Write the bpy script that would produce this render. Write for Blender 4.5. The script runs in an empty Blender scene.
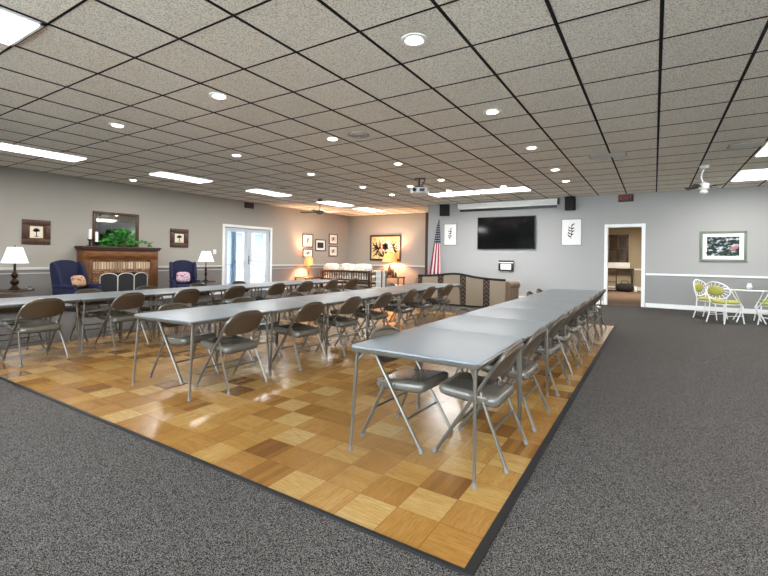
import bpy, bmesh, math, random
from mathutils import Vector, Matrix
random.seed(7)
PI = math.pi
SC = bpy.context.scene
COL = SC.collection

# ------------------------------------------------------------------ camera, world, exposure
YAW, ROLL = 0.5581, 0.0128
CAM_H = 1.30
cam_d = bpy.data.cameras.new('camera')
cam_d.sensor_fit = 'HORIZONTAL'; cam_d.sensor_width = 36.0
cam_d.lens = 432.98 / 768 * 36.0
cam_d.shift_y = -(288 - 257.02) / 768
cam_d.clip_start = 0.05; cam_d.clip_end = 200
cam = bpy.data.objects.new('camera', cam_d); COL.objects.link(cam)
fw = Vector((-math.sin(YAW), math.cos(YAW), 0)); r0 = Vector((math.cos(YAW), math.sin(YAW), 0)); u0 = Vector((0, 0, 1))
rr = r0 * math.cos(ROLL) + u0 * math.sin(ROLL); uu = u0 * math.cos(ROLL) - r0 * math.sin(ROLL)
M = Matrix((rr, uu, -fw)).transposed().to_4x4(); M.translation = (0, 0, CAM_H)
cam.matrix_world = M
SC.camera = cam

SC.view_settings.view_transform = 'Standard'
SC.view_settings.look = 'None'
SC.view_settings.gamma = 1.0
SC.view_settings.use_curve_mapping = False
SC.view_settings.exposure = 1.32
SC.cycles.use_denoising = True
SC.cycles.max_bounces = 10
SC.cycles.diffuse_bounces = 6
SC.cycles.sample_clamp_indirect = 6.0
SC.cycles.caustics_reflective = False
SC.cycles.caustics_refractive = False

world = bpy.data.worlds.new('sky'); SC.world = world; world.use_nodes = True
wn = world.node_tree.nodes; wl = world.node_tree.links
bg = wn['Background']; bg.inputs['Color'].default_value = (0.88, 0.93, 1.0, 1); bg.inputs['Strength'].default_value = 12.0

TROFFER_W = 30.0      # watts of every ceiling troffer
DOWN_W = 9.0         # watts of every recessed downlight
TROFFER_GLOW = 2.5

# ------------------------------------------------------------------ room measures
CEIL = 3.185
XL, XR = -12.2, 6.2
YB, YA, YF = 14.05, 16.35, -4.0
XC = -6.92                       # corner where the alcove begins
TX, TY = 0.7139, 0.7044          # ceiling grid
GX, GY = 0.0287, 1.5445
def tile(i, j): return (GX + i * TX, GY + j * TY)

# ------------------------------------------------------------------ materials
def lin(c):
    """a hex colour to linear light; plain numbers are linear already"""
    if not isinstance(c, str): return tuple(c[:3]) + (1.0,)
    c = [int(c[i:i + 2], 16) / 255 for i in (0, 2, 4)]
    return tuple(((v / 12.92) if v <= 0.04045 else ((v + 0.055) / 1.055) ** 2.4) for v in c) + (1.0,)

class NT:
    def __init__(s, name):
        s.m = bpy.data.materials.new(name); s.m.use_nodes = True
        s.n = s.m.node_tree.nodes; s.l = s.m.node_tree.links; s.b = s.n['Principled BSDF']
    def new(s, t, **kw):
        q = s.n.new(t)
        for k, v in kw.items(): setattr(q, k, v)
        return q
    def val(s, sock, v):
        if hasattr(v, 'is_output'): s.l.new(v, sock)
        else: sock.default_value = v
    def math(s, op, a, b=0.0, c=0.0):
        q = s.new('ShaderNodeMath', operation=op)
        for i, v in enumerate((a, b, c)): s.val(q.inputs[i], v)
        return q.outputs[0]
    def mix(s, f, a, b):
        q = s.new('ShaderNodeMix', data_type='RGBA')
        s.val(q.inputs[0], f); s.val(q.inputs[6], a); s.val(q.inputs[7], b)
        return q.outputs[2]
    def pos(s, world=True):
        if world:
            g = s.new('ShaderNodeNewGeometry'); return g.outputs['Position']
        g = s.new('ShaderNodeTexCoord'); return g.outputs['Object']
    def xyz(s, v):
        q = s.new('ShaderNodeSeparateXYZ'); s.l.new(v, q.inputs[0]); return q.outputs
    def comb(s, x, y, z=0.0):
        q = s.new('ShaderNodeCombineXYZ')
        for i, v in enumerate((x, y, z)): s.val(q.inputs[i], v)
        return q.outputs[0]
    def noise(s, vec, scale, detail=3.0, rough=0.5):
        q = s.new('ShaderNodeTexNoise'); s.l.new(vec, q.inputs['Vector'])
        q.inputs['Scale'].default_value = scale; q.inputs['Detail'].default_value = detail; q.inputs['Roughness'].default_value = rough
        return q.outputs[0]
    def ramp(s, f, stops, interp='LINEAR'):
        q = s.new('ShaderNodeValToRGB'); q.color_ramp.interpolation = interp
        e = q.color_ramp.elements
        while len(e) < len(stops): e.new(0.5)
        for i, (p, c) in enumerate(stops): e[i].position = p; e[i].color = lin(c)
        s.l.new(f, q.inputs[0]); return q.outputs[0]
    def bump(s, h, strength, dist=0.01):
        q = s.new('ShaderNodeBump'); q.inputs['Strength'].default_value = strength; q.inputs['Distance'].default_value = dist
        s.l.new(h, q.inputs['Height']); s.l.new(q.outputs[0], s.b.inputs['Normal'])
    def set(s, col=None, rough=None, metal=None, spec=None):
        if col is not None: s.val(s.b.inputs['Base Color'], col)
        if rough is not None: s.val(s.b.inputs['Roughness'], rough)
        if metal is not None: s.b.inputs['Metallic'].default_value = metal
        if spec is not None: s.b.inputs['Specular IOR Level'].default_value = spec

MATS = {}
def plain(name, c, rough=0.5, metal=0.0, var=0.10, scale=14.0, bump=0.0, spec=None):
    """a colour with a little procedural mottling"""
    if name in MATS: return MATS[name]
    t = NT(name); c = lin(c)
    n = t.noise(t.pos(False), scale, 3.0)
    a = tuple(v * (1 - var) for v in c[:3]) + (1,); b = tuple(min(1, v * (1 + var)) for v in c[:3]) + (1,)
    t.set(t.mix(n, a, b), rough, metal, spec)
    if bump: t.bump(n, bump)
    MATS[name] = t.m; return t.m
def glow(name, c, strength):
    t = NT(name); t.set(lin(c), 0.6)
    t.b.inputs['Emission Color'].default_value = lin(c); t.b.inputs['Emission Strength'].default_value = strength
    MATS[name] = t.m; return t.m
def wood(name, dark, light, scale=3.0, rough=0.4, axis=2):
    t = NT(name); p = t.xyz(t.pos(False)); k = [14.0, 14.0, 14.0]; k[axis] = 1.2
    v = t.comb(*[t.math('MULTIPLY', p[i], k[i]) for i in range(3)])
    n = t.noise(v, scale, 5.0, 0.6)
    t.set(t.ramp(n, [(0.3, dark), (0.7, light)]), rough); t.bump(n, 0.08)
    MATS[name] = t.m; return t.m

def carpet(name, a, b, c, sc=150):
    t = NT(name); p = t.pos()
    n = t.noise(p, sc, 2.0, 0.7); big = t.noise(p, 0.9, 3.0)
    vo = t.new('ShaderNodeTexVoronoi'); t.l.new(p, vo.inputs['Vector']); vo.inputs['Scale'].default_value = sc * 1.3
    f = t.math('ADD', t.math('MULTIPLY', n, 0.65), t.math('MULTIPLY', t.xyz(vo.outputs['Color'])[0], 0.35))
    col = t.ramp(f, [(0.41, a), (0.50, b), (0.59, c)])
    col = t.mix(t.math('MULTIPLY', big, 0.25), col, lin(b))
    t.set(col, 0.95, spec=0.1); t.bump(f, 0.5, 0.006)
    MATS[name] = t.m; return t.m
M_CARPET = carpet('grey_heather_carpet', (0.003, 0.003, 0.003), (0.030, 0.028, 0.027), (0.19, 0.176, 0.166), 240)
M_CARPET2 = carpet('brown_carpet', '3f322a', '6d574a', '95806f', 90)

def parquet():
    t = NT('parquet'); S = 0.236
    p = t.xyz(t.pos())
    x = t.math('DIVIDE', t.math('ADD', p[0], 0.64), S); y = t.math('DIVIDE', t.math('SUBTRACT', p[1], 1.71), S)
    fx = t.math('FLOOR', x); fy = t.math('FLOOR', y)
    ux = t.math('SUBTRACT', x, fx); uy = t.math('SUBTRACT', y, fy)
    par = t.math('MODULO', t.math('ADD', t.math('ADD', fx, fy), 400.0), 2.0)
    wn_ = t.new('ShaderNodeTexWhiteNoise', noise_dimensions='3D'); t.l.new(t.comb(fx, fy, 3.7), wn_.inputs['Vector'])
    h = wn_.outputs['Value']
    # strips inside a square run one way or the other
    a = t.math('ADD', t.math('MULTIPLY', ux, t.math('SUBTRACT', 1.0, par)), t.math('MULTIPLY', uy, par))      # across the strips
    b = t.math('ADD', t.math('MULTIPLY', uy, t.math('SUBTRACT', 1.0, par)), t.math('MULTIPLY', ux, par))      # along the strips
    strip = t.math('FLOOR', t.math('MULTIPLY', a, 5.0))
    w2 = t.new('ShaderNodeTexWhiteNoise', noise_dimensions='3D')
    t.l.new(t.comb(t.math('ADD', fx, t.math('MULTIPLY', strip, 0.37)), fy, 9.1), w2.inputs['Vector'])
    g = t.noise(t.comb(t.math('ADD', t.math('MULTIPLY', a, 11.0), t.math('MULTIPLY', h, 50.0)), t.math('MULTIPLY', b, 1.1), t.math('ADD', fx, t.math('MULTIPLY', fy, 7.0))), 2.4, 6.0, 0.72)
    f = t.math('ADD', t.math('ADD', t.math('MULTIPLY', h, 0.78), t.math('MULTIPLY', par, 0.24)), t.math('MULTIPLY', t.math('SUBTRACT', w2.outputs['Value'], 0.5), 0.18))
    col = t.ramp(f, [(0.02, (0.122, 0.056, 0.017)), (0.10, (0.194, 0.093, 0.026)), (0.22, (0.342, 0.18, 0.045)), (0.50, (0.432, 0.244, 0.067)), (0.72, (0.525, 0.332, 0.104)), (0.92, (0.625, 0.455, 0.187))])
    col = t.mix(t.math('MULTIPLY', t.math('SUBTRACT', 1.0, g), 1.1), col, lin((0.175, 0.071, 0.012)))
    dx = t.math('MINIMUM', ux, t.math('SUBTRACT', 1.0, ux)); dy = t.math('MINIMUM', uy, t.math('SUBTRACT', 1.0, uy))
    e = t.math('LESS_THAN', t.math('MINIMUM', dx, dy), 0.007)
    col = t.mix(t.math('MULTIPLY', e, 0.6), col, lin('4a3118'))
    t.set(col, t.math('ADD', 0.15, t.math('MULTIPLY', g, 0.13)), spec=0.55)
    t.bump(t.math('ADD', t.math('MULTIPLY', g, 0.15), t.math('ADD', t.math('MULTIPLY', h, 0.3), t.math('MULTIPLY', e, -0.5))), 0.25, 0.002)
    return t.m
M_PARQUET = parquet()

def ceiling_mat(name, a, b):
    t = NT(name); p = t.pos()
    n = t.noise(p, 85, 2.0, 0.8); q = t.xyz(p)
    fx = t.math('FLOOR', t.math('DIVIDE', t.math('SUBTRACT', q[0], GX), TX)); fy = t.math('FLOOR', t.math('DIVIDE', t.math('SUBTRACT', q[1], GY), TY))
    w = t.new('ShaderNodeTexWhiteNoise', noise_dimensions='2D'); t.l.new(t.comb(fx, fy), w.inputs['Vector'])
    col = t.ramp(n, [(0.40, a), (0.50, b)])
    col = t.mix(t.math('MULTIPLY', w.outputs['Value'], 0.10), col, lin('d2cdc6'))
    t.set(col, 0.95, spec=0.1); t.bump(n, 0.8, 0.006)
    return t.m
M_CEIL = ceiling_mat('acoustic_tile', 'c4bbae', 'fff7ea')

def wall_mat(name, upper, lower=None, split=0.93):
    t = NT(name); p = t.pos(); n = t.noise(p, 60, 3.0)
    up = t.mix(n, tuple(v * .97 for v in lin(upper)[:3]) + (1,), lin(upper))
    if lower:
        lo = t.mix(n, tuple(v * .97 for v in lin(lower)[:3]) + (1,), lin(lower))
        up = t.mix(t.math('LESS_THAN', t.xyz(p)[2], split), up, lo)
    t.set(up, 0.8, spec=0.25); t.bump(n, 0.06, 0.003)
    return t.m
M_WALL = wall_mat('painted_wall', (0.36, 0.335, 0.295), (0.212, 0.2, 0.185))
M_WALLR = wall_mat('painted_wall_cool', (0.41, 0.402, 0.386), (0.31, 0.306, 0.304))
M_WALLTV = wall_mat('painted_wall_pale', (0.395, 0.392, 0.385))
M_TAN = wall_mat('tan_wall', 'ada086')
M_WHITE = plain('white_trim_paint', 'efefed', 0.45, var=0.03)
M_RAIL = plain('grey_white_rail_paint', 'c6c4bf', 0.5, var=0.03)
M_BLACK = plain('black_plastic', '141414', 0.4, var=0.2)
M_MATTEBLACK = plain('matte_black', '0d0d0d', 0.8, var=0.2)
M_TEE = plain('black_tee', '0b0a09', 0.9, var=0.1)
M_FRAME = plain('beige_enamel_steel', (0.12, 0.103, 0.082), 0.30, 0.5, var=0.06)
M_SEAT = plain('taupe_vinyl', (0.098, 0.087, 0.071), 0.22, var=0.12, scale=20, bump=0.05)
M_BACK = plain('tan_vinyl', (0.078, 0.051, 0.032), 0.42, var=0.12, scale=18, bump=0.05)
M_PAN = plain('dark_steel', '26221f', 0.5, 0.4)
M_CAP = plain('grey_rubber', '6a6660', 0.8)
M_TOP = plain('grey_vinyl_top', (0.2, 0.232, 0.26), 0.36, var=0.05, scale=5)
M_STRIP = plain('dark_edge_strip', (0.004, 0.003, 0.003), 0.75)
M_WALNUT = wood('walnut', '351c0c', '74461f')
M_DARKWOOD = wood('dark_wood', '23160d', '4a2d1a')
M_MAHOG = wood('reddish_wood', '3a200e', '84501f', axis=1)
M_NAVY = plain('navy_upholstery', (0.004, 0.006, 0.036), 0.85, var=0.25, scale=60, bump=0.1)
M_BRONZE = plain('bronze', '3a2c1c', 0.35, 0.8, var=0.3)
M_CHROME = plain('chrome', 'c8c8c8', 0.2, 1.0)
M_GREEN = plain('leaf_green', '3c8434', 0.5, var=0.45, scale=25)
M_WICKER = plain('wicker', '4d3a28', 0.8, var=0.4, scale=60)
M_LIME = plain('lime_cushion', 'a5a34c', 0.7, var=0.15, scale=30)
M_WIRE = plain('white_wrought_iron', 'ecebe6', 0.4, var=0.03)
M_CREAM = plain('cream_paper', 'ddd3bd', 0.8, var=0.06)
M_LIGHTFRAME = plain('grey_white_frame', '9c9a96', .5)
M_PAPER = plain('white_paper', 'f0efec', 0.7, var=0.03)
M_INK = plain('dark_ink', '2b2824', 0.8)
M_BROWNFRAME = wood('brown_frame_wood', '2c1b10', '553620')
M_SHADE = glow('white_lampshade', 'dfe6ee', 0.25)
M_WARMSHADE = glow('lit_lampshade', 'eda85f', 0.30)
M_TROFFER = glow('fluorescent_diffuser', 'f4f8ff', TROFFER_GLOW)
M_LENS = glow('downlight_lens', 'fff6e8', 12.0)
M_EXITGLOW = glow('exit_red', 'a8352c', 0.12)
M_EXITDIM = plain('exit_unlit_red', '4a1a18', 0.6)

def glass_mat(name='window_glass', tint='eef4f6'):
    t = NT(name); t.n.remove(t.b)
    tr = t.new('ShaderNodeBsdfTransparent'); tr.inputs[0].default_value = lin(tint)
    gl = t.new('ShaderNodeBsdfGlossy'); gl.inputs['Roughness'].default_value = 0.03
    fr = t.new('ShaderNodeFresnel'); fr.inputs[0].default_value = 1.45
    mx = t.new('ShaderNodeMixShader'); t.l.new(fr.outputs[0], mx.inputs[0]); t.l.new(tr.outputs[0], mx.inputs[1]); t.l.new(gl.outputs[0], mx.inputs[2])
    t.l.new(mx.outputs[0], t.n['Material Output'].inputs[0])
    return t.m
M_GLASS = glass_mat()

def brick_mat(name, a, b, mort, sc=9.0):
    t = NT(name); p = t.xyz(t.pos(False))
    q = t.new('ShaderNodeTexBrick'); t.l.new(t.comb(p[1], p[2]), q.inputs['Vector'])
    q.inputs['Color1'].default_value = lin(a); q.inputs['Color2'].default_value = lin(b); q.inputs['Mortar'].default_value = lin(mort)
    q.inputs['Scale'].default_value = sc; q.inputs['Mortar Size'].default_value = 0.03
    t.set(q.outputs[0], 0.85); t.bump(q.outputs['Fac'], -0.3)
    return t.m
M_BRICK = brick_mat('tan_brick', '9a7a58', '6e4a34', '3a2c22', 5.0)
def soldier_mat():
    t = NT('upright_brick'); p = t.xyz(t.pos(False)); u = t.math('MULTIPLY', p[1], 15.0); c = t.math('FLOOR', u); f = t.math('SUBTRACT', u, c)
    w = t.new('ShaderNodeTexWhiteNoise', noise_dimensions='1D'); t.l.new(c, w.inputs['W'])
    col = t.ramp(w.outputs['Value'], [(0, '8f7256'), (.5, 'b59a7c'), (1, 'cdb79a')])
    t.set(t.mix(t.math('LESS_THAN', f, .2), col, lin('4a382b')), .85); return t.m
M_SOLDIER = soldier_mat()
def stripes_mat():
    t = NT('striped_upholstery'); p = t.xyz(t.pos(False))
    u = t.math('FRACT', t.math('MULTIPLY', t.math('ADD', p[0], 3.07), 1.52))
    dark = t.math('MULTIPLY', t.math('GREATER_THAN', u, 0.70), t.math('LESS_THAN', u, 0.94))
    z = t.math('FRACT', t.math('MULTIPLY', t.math('ADD', p[2], t.math('MULTIPLY', t.math('ABSOLUTE', t.math('SUBTRACT', u, 0.82)), 0.9)), 9.0))
    zig = t.math('LESS_THAN', z, 0.35)
    edge = t.math('LESS_THAN', t.math('ABSOLUTE', t.math('SUBTRACT', t.math('ABSOLUTE', t.math('SUBTRACT', u, 0.82)), 0.12)), 0.012)
    n = t.noise(t.pos(False), 90, 2.0)
    base = t.mix(n, lin('94826e'), lin('b3a28c'))
    d = t.mix(zig, lin('3a2f28'), lin('70604f'))
    col = t.mix(dark, base, d); col = t.mix(edge, col, lin('231c18'))
    t.set(col, 0.9); return t.m
M_STRIPE = stripes_mat()
def floral_mat(name, base, spots, sc=7):
    t = NT(name); n = t.noise(t.pos(False), sc, 4.0, 0.6)
    t.set(t.ramp(n, [(0.36, spots[1]), (0.43, base), (0.52, base), (0.58, spots[0]), (0.68, spots[1])]), 0.85); return t.m
M_FLORAL = floral_mat('white_floral_fabric', 'e6e2d8', ('c3c2ae', '9c9a86'))
M_PILLOW = floral_mat('patterned_pillow_warm', 'b8946a', ('8a5a3c', '4a3f78'), 17)
M_PILLOW2 = floral_mat('patterned_pillow_red', 'b9a3ac', ('a8303c', '3b4a7a'), 17)

# ------------------------------------------------------------------ geometry helpers
def BM(): return bmesh.new()
def box(bm, c, s, bev=0.0, seg=2, rot=None, pivot=None):
    m = Matrix.Translation(Vector(c)) @ Matrix.Diagonal(Vector((s[0], s[1], s[2], 1)))
    g = bmesh.ops.create_cube(bm, size=1.0, matrix=m); vs = g['verts']
    if bev:
        es = list({e for v in vs for e in v.link_edges})
        r = bmesh.ops.bevel(bm, geom=es + vs, offset=bev, segments=seg, profile=0.5, affect='EDGES')
        vs = [v for v in r['verts']] if r['verts'] else vs
        vs = list({v for f in r['faces'] for v in f.verts} | {v for v in vs if v.is_valid})
    if rot is not None:
        bmesh.ops.rotate(bm, verts=vs, cent=Vector(pivot if pivot else c), matrix=rot)
    return vs
def b2(bm, x0, x1, y0, y1, z0, z1, bev=0.0, seg=2):
    return box(bm, ((x0 + x1) / 2, (y0 + y1) / 2, (z0 + z1) / 2), (abs(x1 - x0), abs(y1 - y0), abs(z1 - z0)), bev, seg)
def tube(bm, pts, r, n=8, caps=True, closed=False):
    pts = [Vector(p) for p in pts]; N = len(pts); rs = r if isinstance(r, (list, tuple)) else [r] * N
    rings = []; up = None
    for i, p in enumerate(pts):
        if closed: t = pts[(i + 1) % N] - pts[i - 1]
        else: t = pts[min(i + 1, N - 1)] - pts[max(i - 1, 0)]
        if t.length < 1e-9: t = Vector((0, 0, 1))
        t.normalize()
        if up is None:
            up = t.cross(Vector((0, 0, 1)))
            if up.length < 0.05: up = t.cross(Vector((1, 0, 0)))
        up = up - t * up.dot(t)
        if up.length < 1e-6: up = t.orthogonal()
        up.normalize(); w = t.cross(up)
        rings.append([bm.verts.new(p + (up * math.cos(2 * PI * k / n) + w * math.sin(2 * PI * k / n)) * rs[i]) for k in range(n)])
    for i in range(N if closed else N - 1):
        a, b = rings[i], rings[(i + 1) % N]
        for k in range(n): bm.faces.new((a[k], a[(k + 1) % n], b[(k + 1) % n], b[k]))
    if caps and not closed:
        bm.faces.new(list(reversed(rings[0]))); bm.faces.new(rings[-1])
def lathe(bm, prof, c=(0, 0, 0), n=20, axis='z'):
    rings = []
    for (r, z) in prof:
        r = max(r, 1e-4)
        if axis == 'z': rings.append([bm.verts.new((c[0] + r * math.cos(2 * PI * k / n), c[1] + r * math.sin(2 * PI * k / n), c[2] + z)) for k in range(n)])
        elif axis == 'y': rings.append([bm.verts.new((c[0] + r * math.cos(2 * PI * k / n), c[1] + z, c[2] + r * math.sin(2 * PI * k / n))) for k in range(n)])
        else: rings.append([bm.verts.new((c[0] + z, c[1] + r * math.cos(2 * PI * k / n), c[2] + r * math.sin(2 * PI * k / n))) for k in range(n)])
    for i in range(len(rings) - 1):
        a, b = rings[i], rings[i + 1]
        for k in range(n): bm.faces.new((a[k], a[(k + 1) % n], b[(k + 1) % n], b[k]))
    bm.faces.new(list(reversed(rings[0]))); bm.faces.new(rings[-1])
def prism(bm, poly, axis, a, b):
    """extrude a 2D outline along an axis; outline gives the other two coordinates in order"""
    def P(u, v, h): return {'x': (h, u, v), 'y': (u, h, v), 'z': (u, v, h)}[axis]
    A = [bm.verts.new(P(u, v, a)) for u, v in poly]; B = [bm.verts.new(P(u, v, b)) for u, v in poly]
    n = len(poly)
    bm.faces.new(list(reversed(A))); bm.faces.new(B)
    for k in range(n): bm.faces.new((A[k], A[(k + 1) % n], B[(k + 1) % n], B[k]))
def ellip(bm, c, s, seg=16, rings=10, rot=None, power=None):
    m = Matrix.Translation(Vector(c)) @ (rot.to_4x4() if rot is not None else Matrix.Identity(4)) @ Matrix.Diagonal(Vector((s[0], s[1], s[2], 1)))
    g = bmesh.ops.create_uvsphere(bm, u_segments=seg, v_segments=rings, radius=1.0)
    for v in g['verts']:
        co = v.co.copy()
        if power:
            co = Vector([math.copysign(abs(q) ** power, q) for q in co])
        v.co = (m @ co.to_4d()).to_3d()
    return g['verts']
def obj(name, bm, mat, parent=None, loc=(0, 0, 0), rotz=0.0, smooth=True, ang=40):
    bmesh.ops.recalc_face_normals(bm, faces=bm.faces[:])
    me = bpy.data.meshes.new(name); bm.to_mesh(me); bm.free()
    if mat: me.materials.append(mat)
    if smooth:
        me.shade_smooth(); me.set_sharp_from_angle(angle=math.radians(ang))
    o = bpy.data.objects.new(name, me); COL.objects.link(o)
    o.location = loc; o.rotation_euler = (0, 0, rotz)
    if parent is not None: o.parent = parent
    return o
def tag(o, label, cat, group=None, kind=None):
    o['label'] = label; o['category'] = cat
    if group: o['group'] = group
    if kind: o['kind'] = kind
    return o
def thing(name, label, cat, loc=(0, 0, 0), rotz=0.0, group=None):
    o = bpy.data.objects.new(name, None); o.empty_display_size = 0.1; COL.objects.link(o)
    o.location = loc; o.rotation_euler = (0, 0, rotz)
    return tag(o, label, cat, group)
KIDS = {}
def dup(root, loc, rotz, label, group=None):
    r = root.copy(); COL.objects.link(r); r.location = loc; r.rotation_euler = (0, 0, rotz)
    r['label'] = label
    if group: r['group'] = group
    for ch in root.children:
        c = ch.copy(); COL.objects.link(c); c.parent = r
        for g in ch.children:
            d = g.copy(); COL.objects.link(d); d.parent = c
    return r
def struct(name, bm, mat, smooth=False, label=None, cat=None):
    o = obj(name, bm, mat, smooth=smooth); o['kind'] = 'structure'
    if label: o['label'] = label; o['category'] = cat
    return o
ORD = ['first', 'second', 'third', 'fourth', 'fifth', 'sixth', 'seventh', 'eighth', 'ninth', 'tenth']

# ------------------------------------------------------------------ the room
DX0, DX1, DY0, DY1 = -7.30, -0.655, 1.71, 9.62
b = BM()
b2(b, XL - .3, XR + .2, YF - .2, YA + .2, -0.10, 0.0)
b2(b, -3.2, 1.8, YA + .2, 21.6, -0.10, -0.002)
struct('floor', b, M_CARPET, label='grey heathered carpet of the hall', cat='floor')
b = BM(); b2(b, -3.1, 1.7, 14.21, 21.4, -0.001, 0.004)
struct('floor_side', b, M_CARPET2, label='brown carpet of the room beyond the doorway', cat='floor')
b = BM(); b2(b, DX0, DX1, DY0, DY1, 0.0, 0.008)
struct('floor_parquet', b, M_PARQUET, label='golden wood parquet dance floor under the tables', cat='floor')
b = BM()
prism(b, [(DX0 - .06, DY0), (DX0 - .06, DY0 - .022), (DX1 + .042, DY0 - .022), (DX1 + .042, DY0)], 'z', 0, 0.012)
b2(b, DX1, DX1 + .042, DY0, DY1 + .05, 0, 0.012)
b2(b, DX0 - .06, DX0, DY0, DY1 + .05, 0, 0.012)
b2(b, DX0, DX1, DY1, DY1 + .05, 0, 0.012)
struct('trim_1', b, M_STRIP, label='dark edging strip around the dance floor', cat='trim')

# ceiling: tiles and black tee grid
b = BM(); b2(b, XL - .3, XR + .2, YF - .2, YA + .2, CEIL, CEIL + .1)
struct('ceiling', b, M_CEIL, label='speckled acoustic tile ceiling', cat='ceiling')
b = BM()
i0, i1 = int((XL - GX) / TX) - 1, int((XR - GX) / TX) + 1
for i in range(i0, i1 + 1):
    x = GX + i * TX
    if XL < x < XR: b2(b, x - .014, x + .014, YF, YA if x < XC else YB, CEIL - .004, CEIL + .01)
for j in range(int((YF - GY) / TY) - 1, int((YA - GY) / TY) + 1):
    y = GY + j * TY
    if YF < y < YA: b2(b, XL, XR if y < YB else XC, y - .0095, y + .0095, CEIL - .003, CEIL + .01)
struct('ceiling_grid', b, M_TEE, label='black grid of the tile ceiling', cat='ceiling grid')

# walls
FD0, FD1, FDZ = 9.46, 11.48, 2.25
b = BM()
b2(b, XL - .2, XL, YF - .2, FD0, 0, CEIL); b2(b, XL - .2, XL, FD1, YA + .2, 0, CEIL); b2(b, XL - .2, XL, FD0, FD1, FDZ, CEIL)
struct('wall_left', b, M_WALL)
D0, D1, DZ = -1.15, -0.30, 2.235
b = BM(); b2(b, XC, D0 - .09, YB, YB + .15, 0, CEIL)
b2(b, XC, XC + .15, YB + .15, YA, 0, CEIL)
struct('wall_television', b, M_WALLTV)
b = BM(); b2(b, D1, XR + .2, YB, YB + .15, 0, CEIL); b2(b, D0 - .09, D1, YB, YB + .15, DZ, CEIL); b2(b, D0 - .09, D0, YB, YB + .15, 0, DZ)
struct('wall_back', b, M_WALLR)
b = BM(); b2(b, XL - .2, XC + .15, YA, YA + .2, 0, CEIL); struct('wall_alcove', b, M_WALL)
WZ0, WZ1 = .30, 2.95
added_win_r = [(-3.4, -1.2)]      # unseen side wall window added for daylight, along y
added_win_f = [(-6.6, -3.9), (-3.5, -.8), (-.4, 2.3), (2.7, 5.4)]    # unseen windows added behind the camera to brighten room and ceiling, along x
def wall_with_windows(name, axis, c0, c1, lo, hi, wins, mat):
    b = BM()
    def q(u0, u1, z0, z1):
        if axis == 'x': b2(b, c0, c1, u0, u1, z0, z1)
        else: b2(b, u0, u1, c0, c1, z0, z1)
    q(lo, hi, 0, WZ0); q(lo, hi, WZ1, CEIL); e = lo
    for (a, c) in wins: q(e, a, WZ0, WZ1); e = c
    q(e, hi, WZ0, WZ1); struct(name, b, mat)
wall_with_windows('wall_right', 'x', XR, XR + .2, YF - .2, YB + .2, added_win_r, M_WALLR)
wall_with_windows('wall_front', 'y', YF - .2, YF, XL - .2, XR + .2, added_win_f, M_WALLR)
def window(n, axis, c, u0, u1):
    b = BM()
    def q(a0, a1, z0, z1, d=.05, bm=None):
        if axis == 'x': b2(bm or b, c - d, c + d, a0, a1, z0, z1)
        else: b2(bm or b, a0, a1, c - d, c + d, z0, z1)
    q(u0, u0 + .06, WZ0, WZ1); q(u1 - .06, u1, WZ0, WZ1); q(u0, u1, WZ0, WZ0 + .06); q(u0, u1, WZ1 - .06, WZ1); q((u0 + u1) / 2 - .03, (u0 + u1) / 2 + .03, WZ0, WZ1)
    w = struct('window_%d' % n, b, M_WHITE, label='tall white framed window added for daylight outside the view, number %d along the walls' % n, cat='window')
    g = BM(); q(u0 + .05, u1 - .05, WZ0 + .05, WZ1 - .05, .004, g); obj('pane', g, M_GLASS, w, smooth=False)
for n, (a, c) in enumerate(added_win_r): window(n + 1, 'x', XR + .1, a, c)
for n, (a, c) in enumerate(added_win_f): window(n + 2, 'y', YF - .1, a, c)
# room beyond the doorway
b = BM()
b2(b, -3.2, -3.1, 14.2, 21.4, 0, 2.75); b2(b, 1.7, 1.8, 14.2, 21.4, 0, 2.75); b2(b, -3.2, 1.8, 21.4, 21.5, 0, 2.75)
struct('wall_side_room', b, M_TAN)
b = BM(); b2(b, -3.2, 1.8, 14.2, 21.5, 2.75, 2.85); struct('ceiling_side_room', b, M_CEIL)

# trim
def rail(name, x0, x1, y0, y1, z0, z1, label, mat=None):
    b = BM(); b2(b, x0, x1, y0, y1, z0, z1, 0.006); struct(name, b, mat or M_WHITE, label=label, cat='trim')
b = BM(); b2(b, XL, XL + .025, YF, FD0 - .09, .90, .96, .006); b2(b, XL, XL + .012, YF, FD0 - .09, .81, .83, .004)
b2(b, XL, XL + .025, FD1 + .09, YA, .90, .96, .006); b2(b, XL, XL + .012, FD1 + .09, YA, .81, .83, .004)
struct('trim_2', b, M_RAIL, label='white chair rail along the fireplace wall', cat='trim')
rail('trim_3', XL, XC, YA - .025, YA, .90, .96, 'white chair rail in the lounge alcove', M_RAIL)
rail('trim_4', D1 + .10, XR, YB - .025, YB, .89, .94, 'white chair rail beside the doorway')
b = BM(); b2(b, XL, XL + .018, YF, FD0 - .09, 0, .11, .005); b2(b, XL, XL + .018, FD1 + .09, YA, 0, .11, .005); struct('baseboard_left', b, M_WHITE)
rail('baseboard_alcove', XL, XC, YA - .018, YA, 0, .11, 'white baseboard in the alcove')
b = BM(); b2(b, D1 + .10, XR, YB - .018, YB, 0, .12, .005); b2(b, XC, D0 - .10, YB - .018, YB, 0, .12, .005); struct('baseboard_back', b, M_WHITE)
b = BM(); b2(b, -3.1, 1.7, 21.37, 21.4, .88, .94); b2(b, -3.1, 1.7, 21.37, 21.4, 0, .16); struct('trim_5', b, M_WHITE, label='white rails on the tan wall beyond the doorway', cat='trim')
b = BM(); b2(b, XC - .10, XC + .004, YB - .012, YB + .16, 0.0, 2.93); struct('trim_6', b, M_DARKWOOD, label='dark wooden corner post by the flag', cat='trim')
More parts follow.
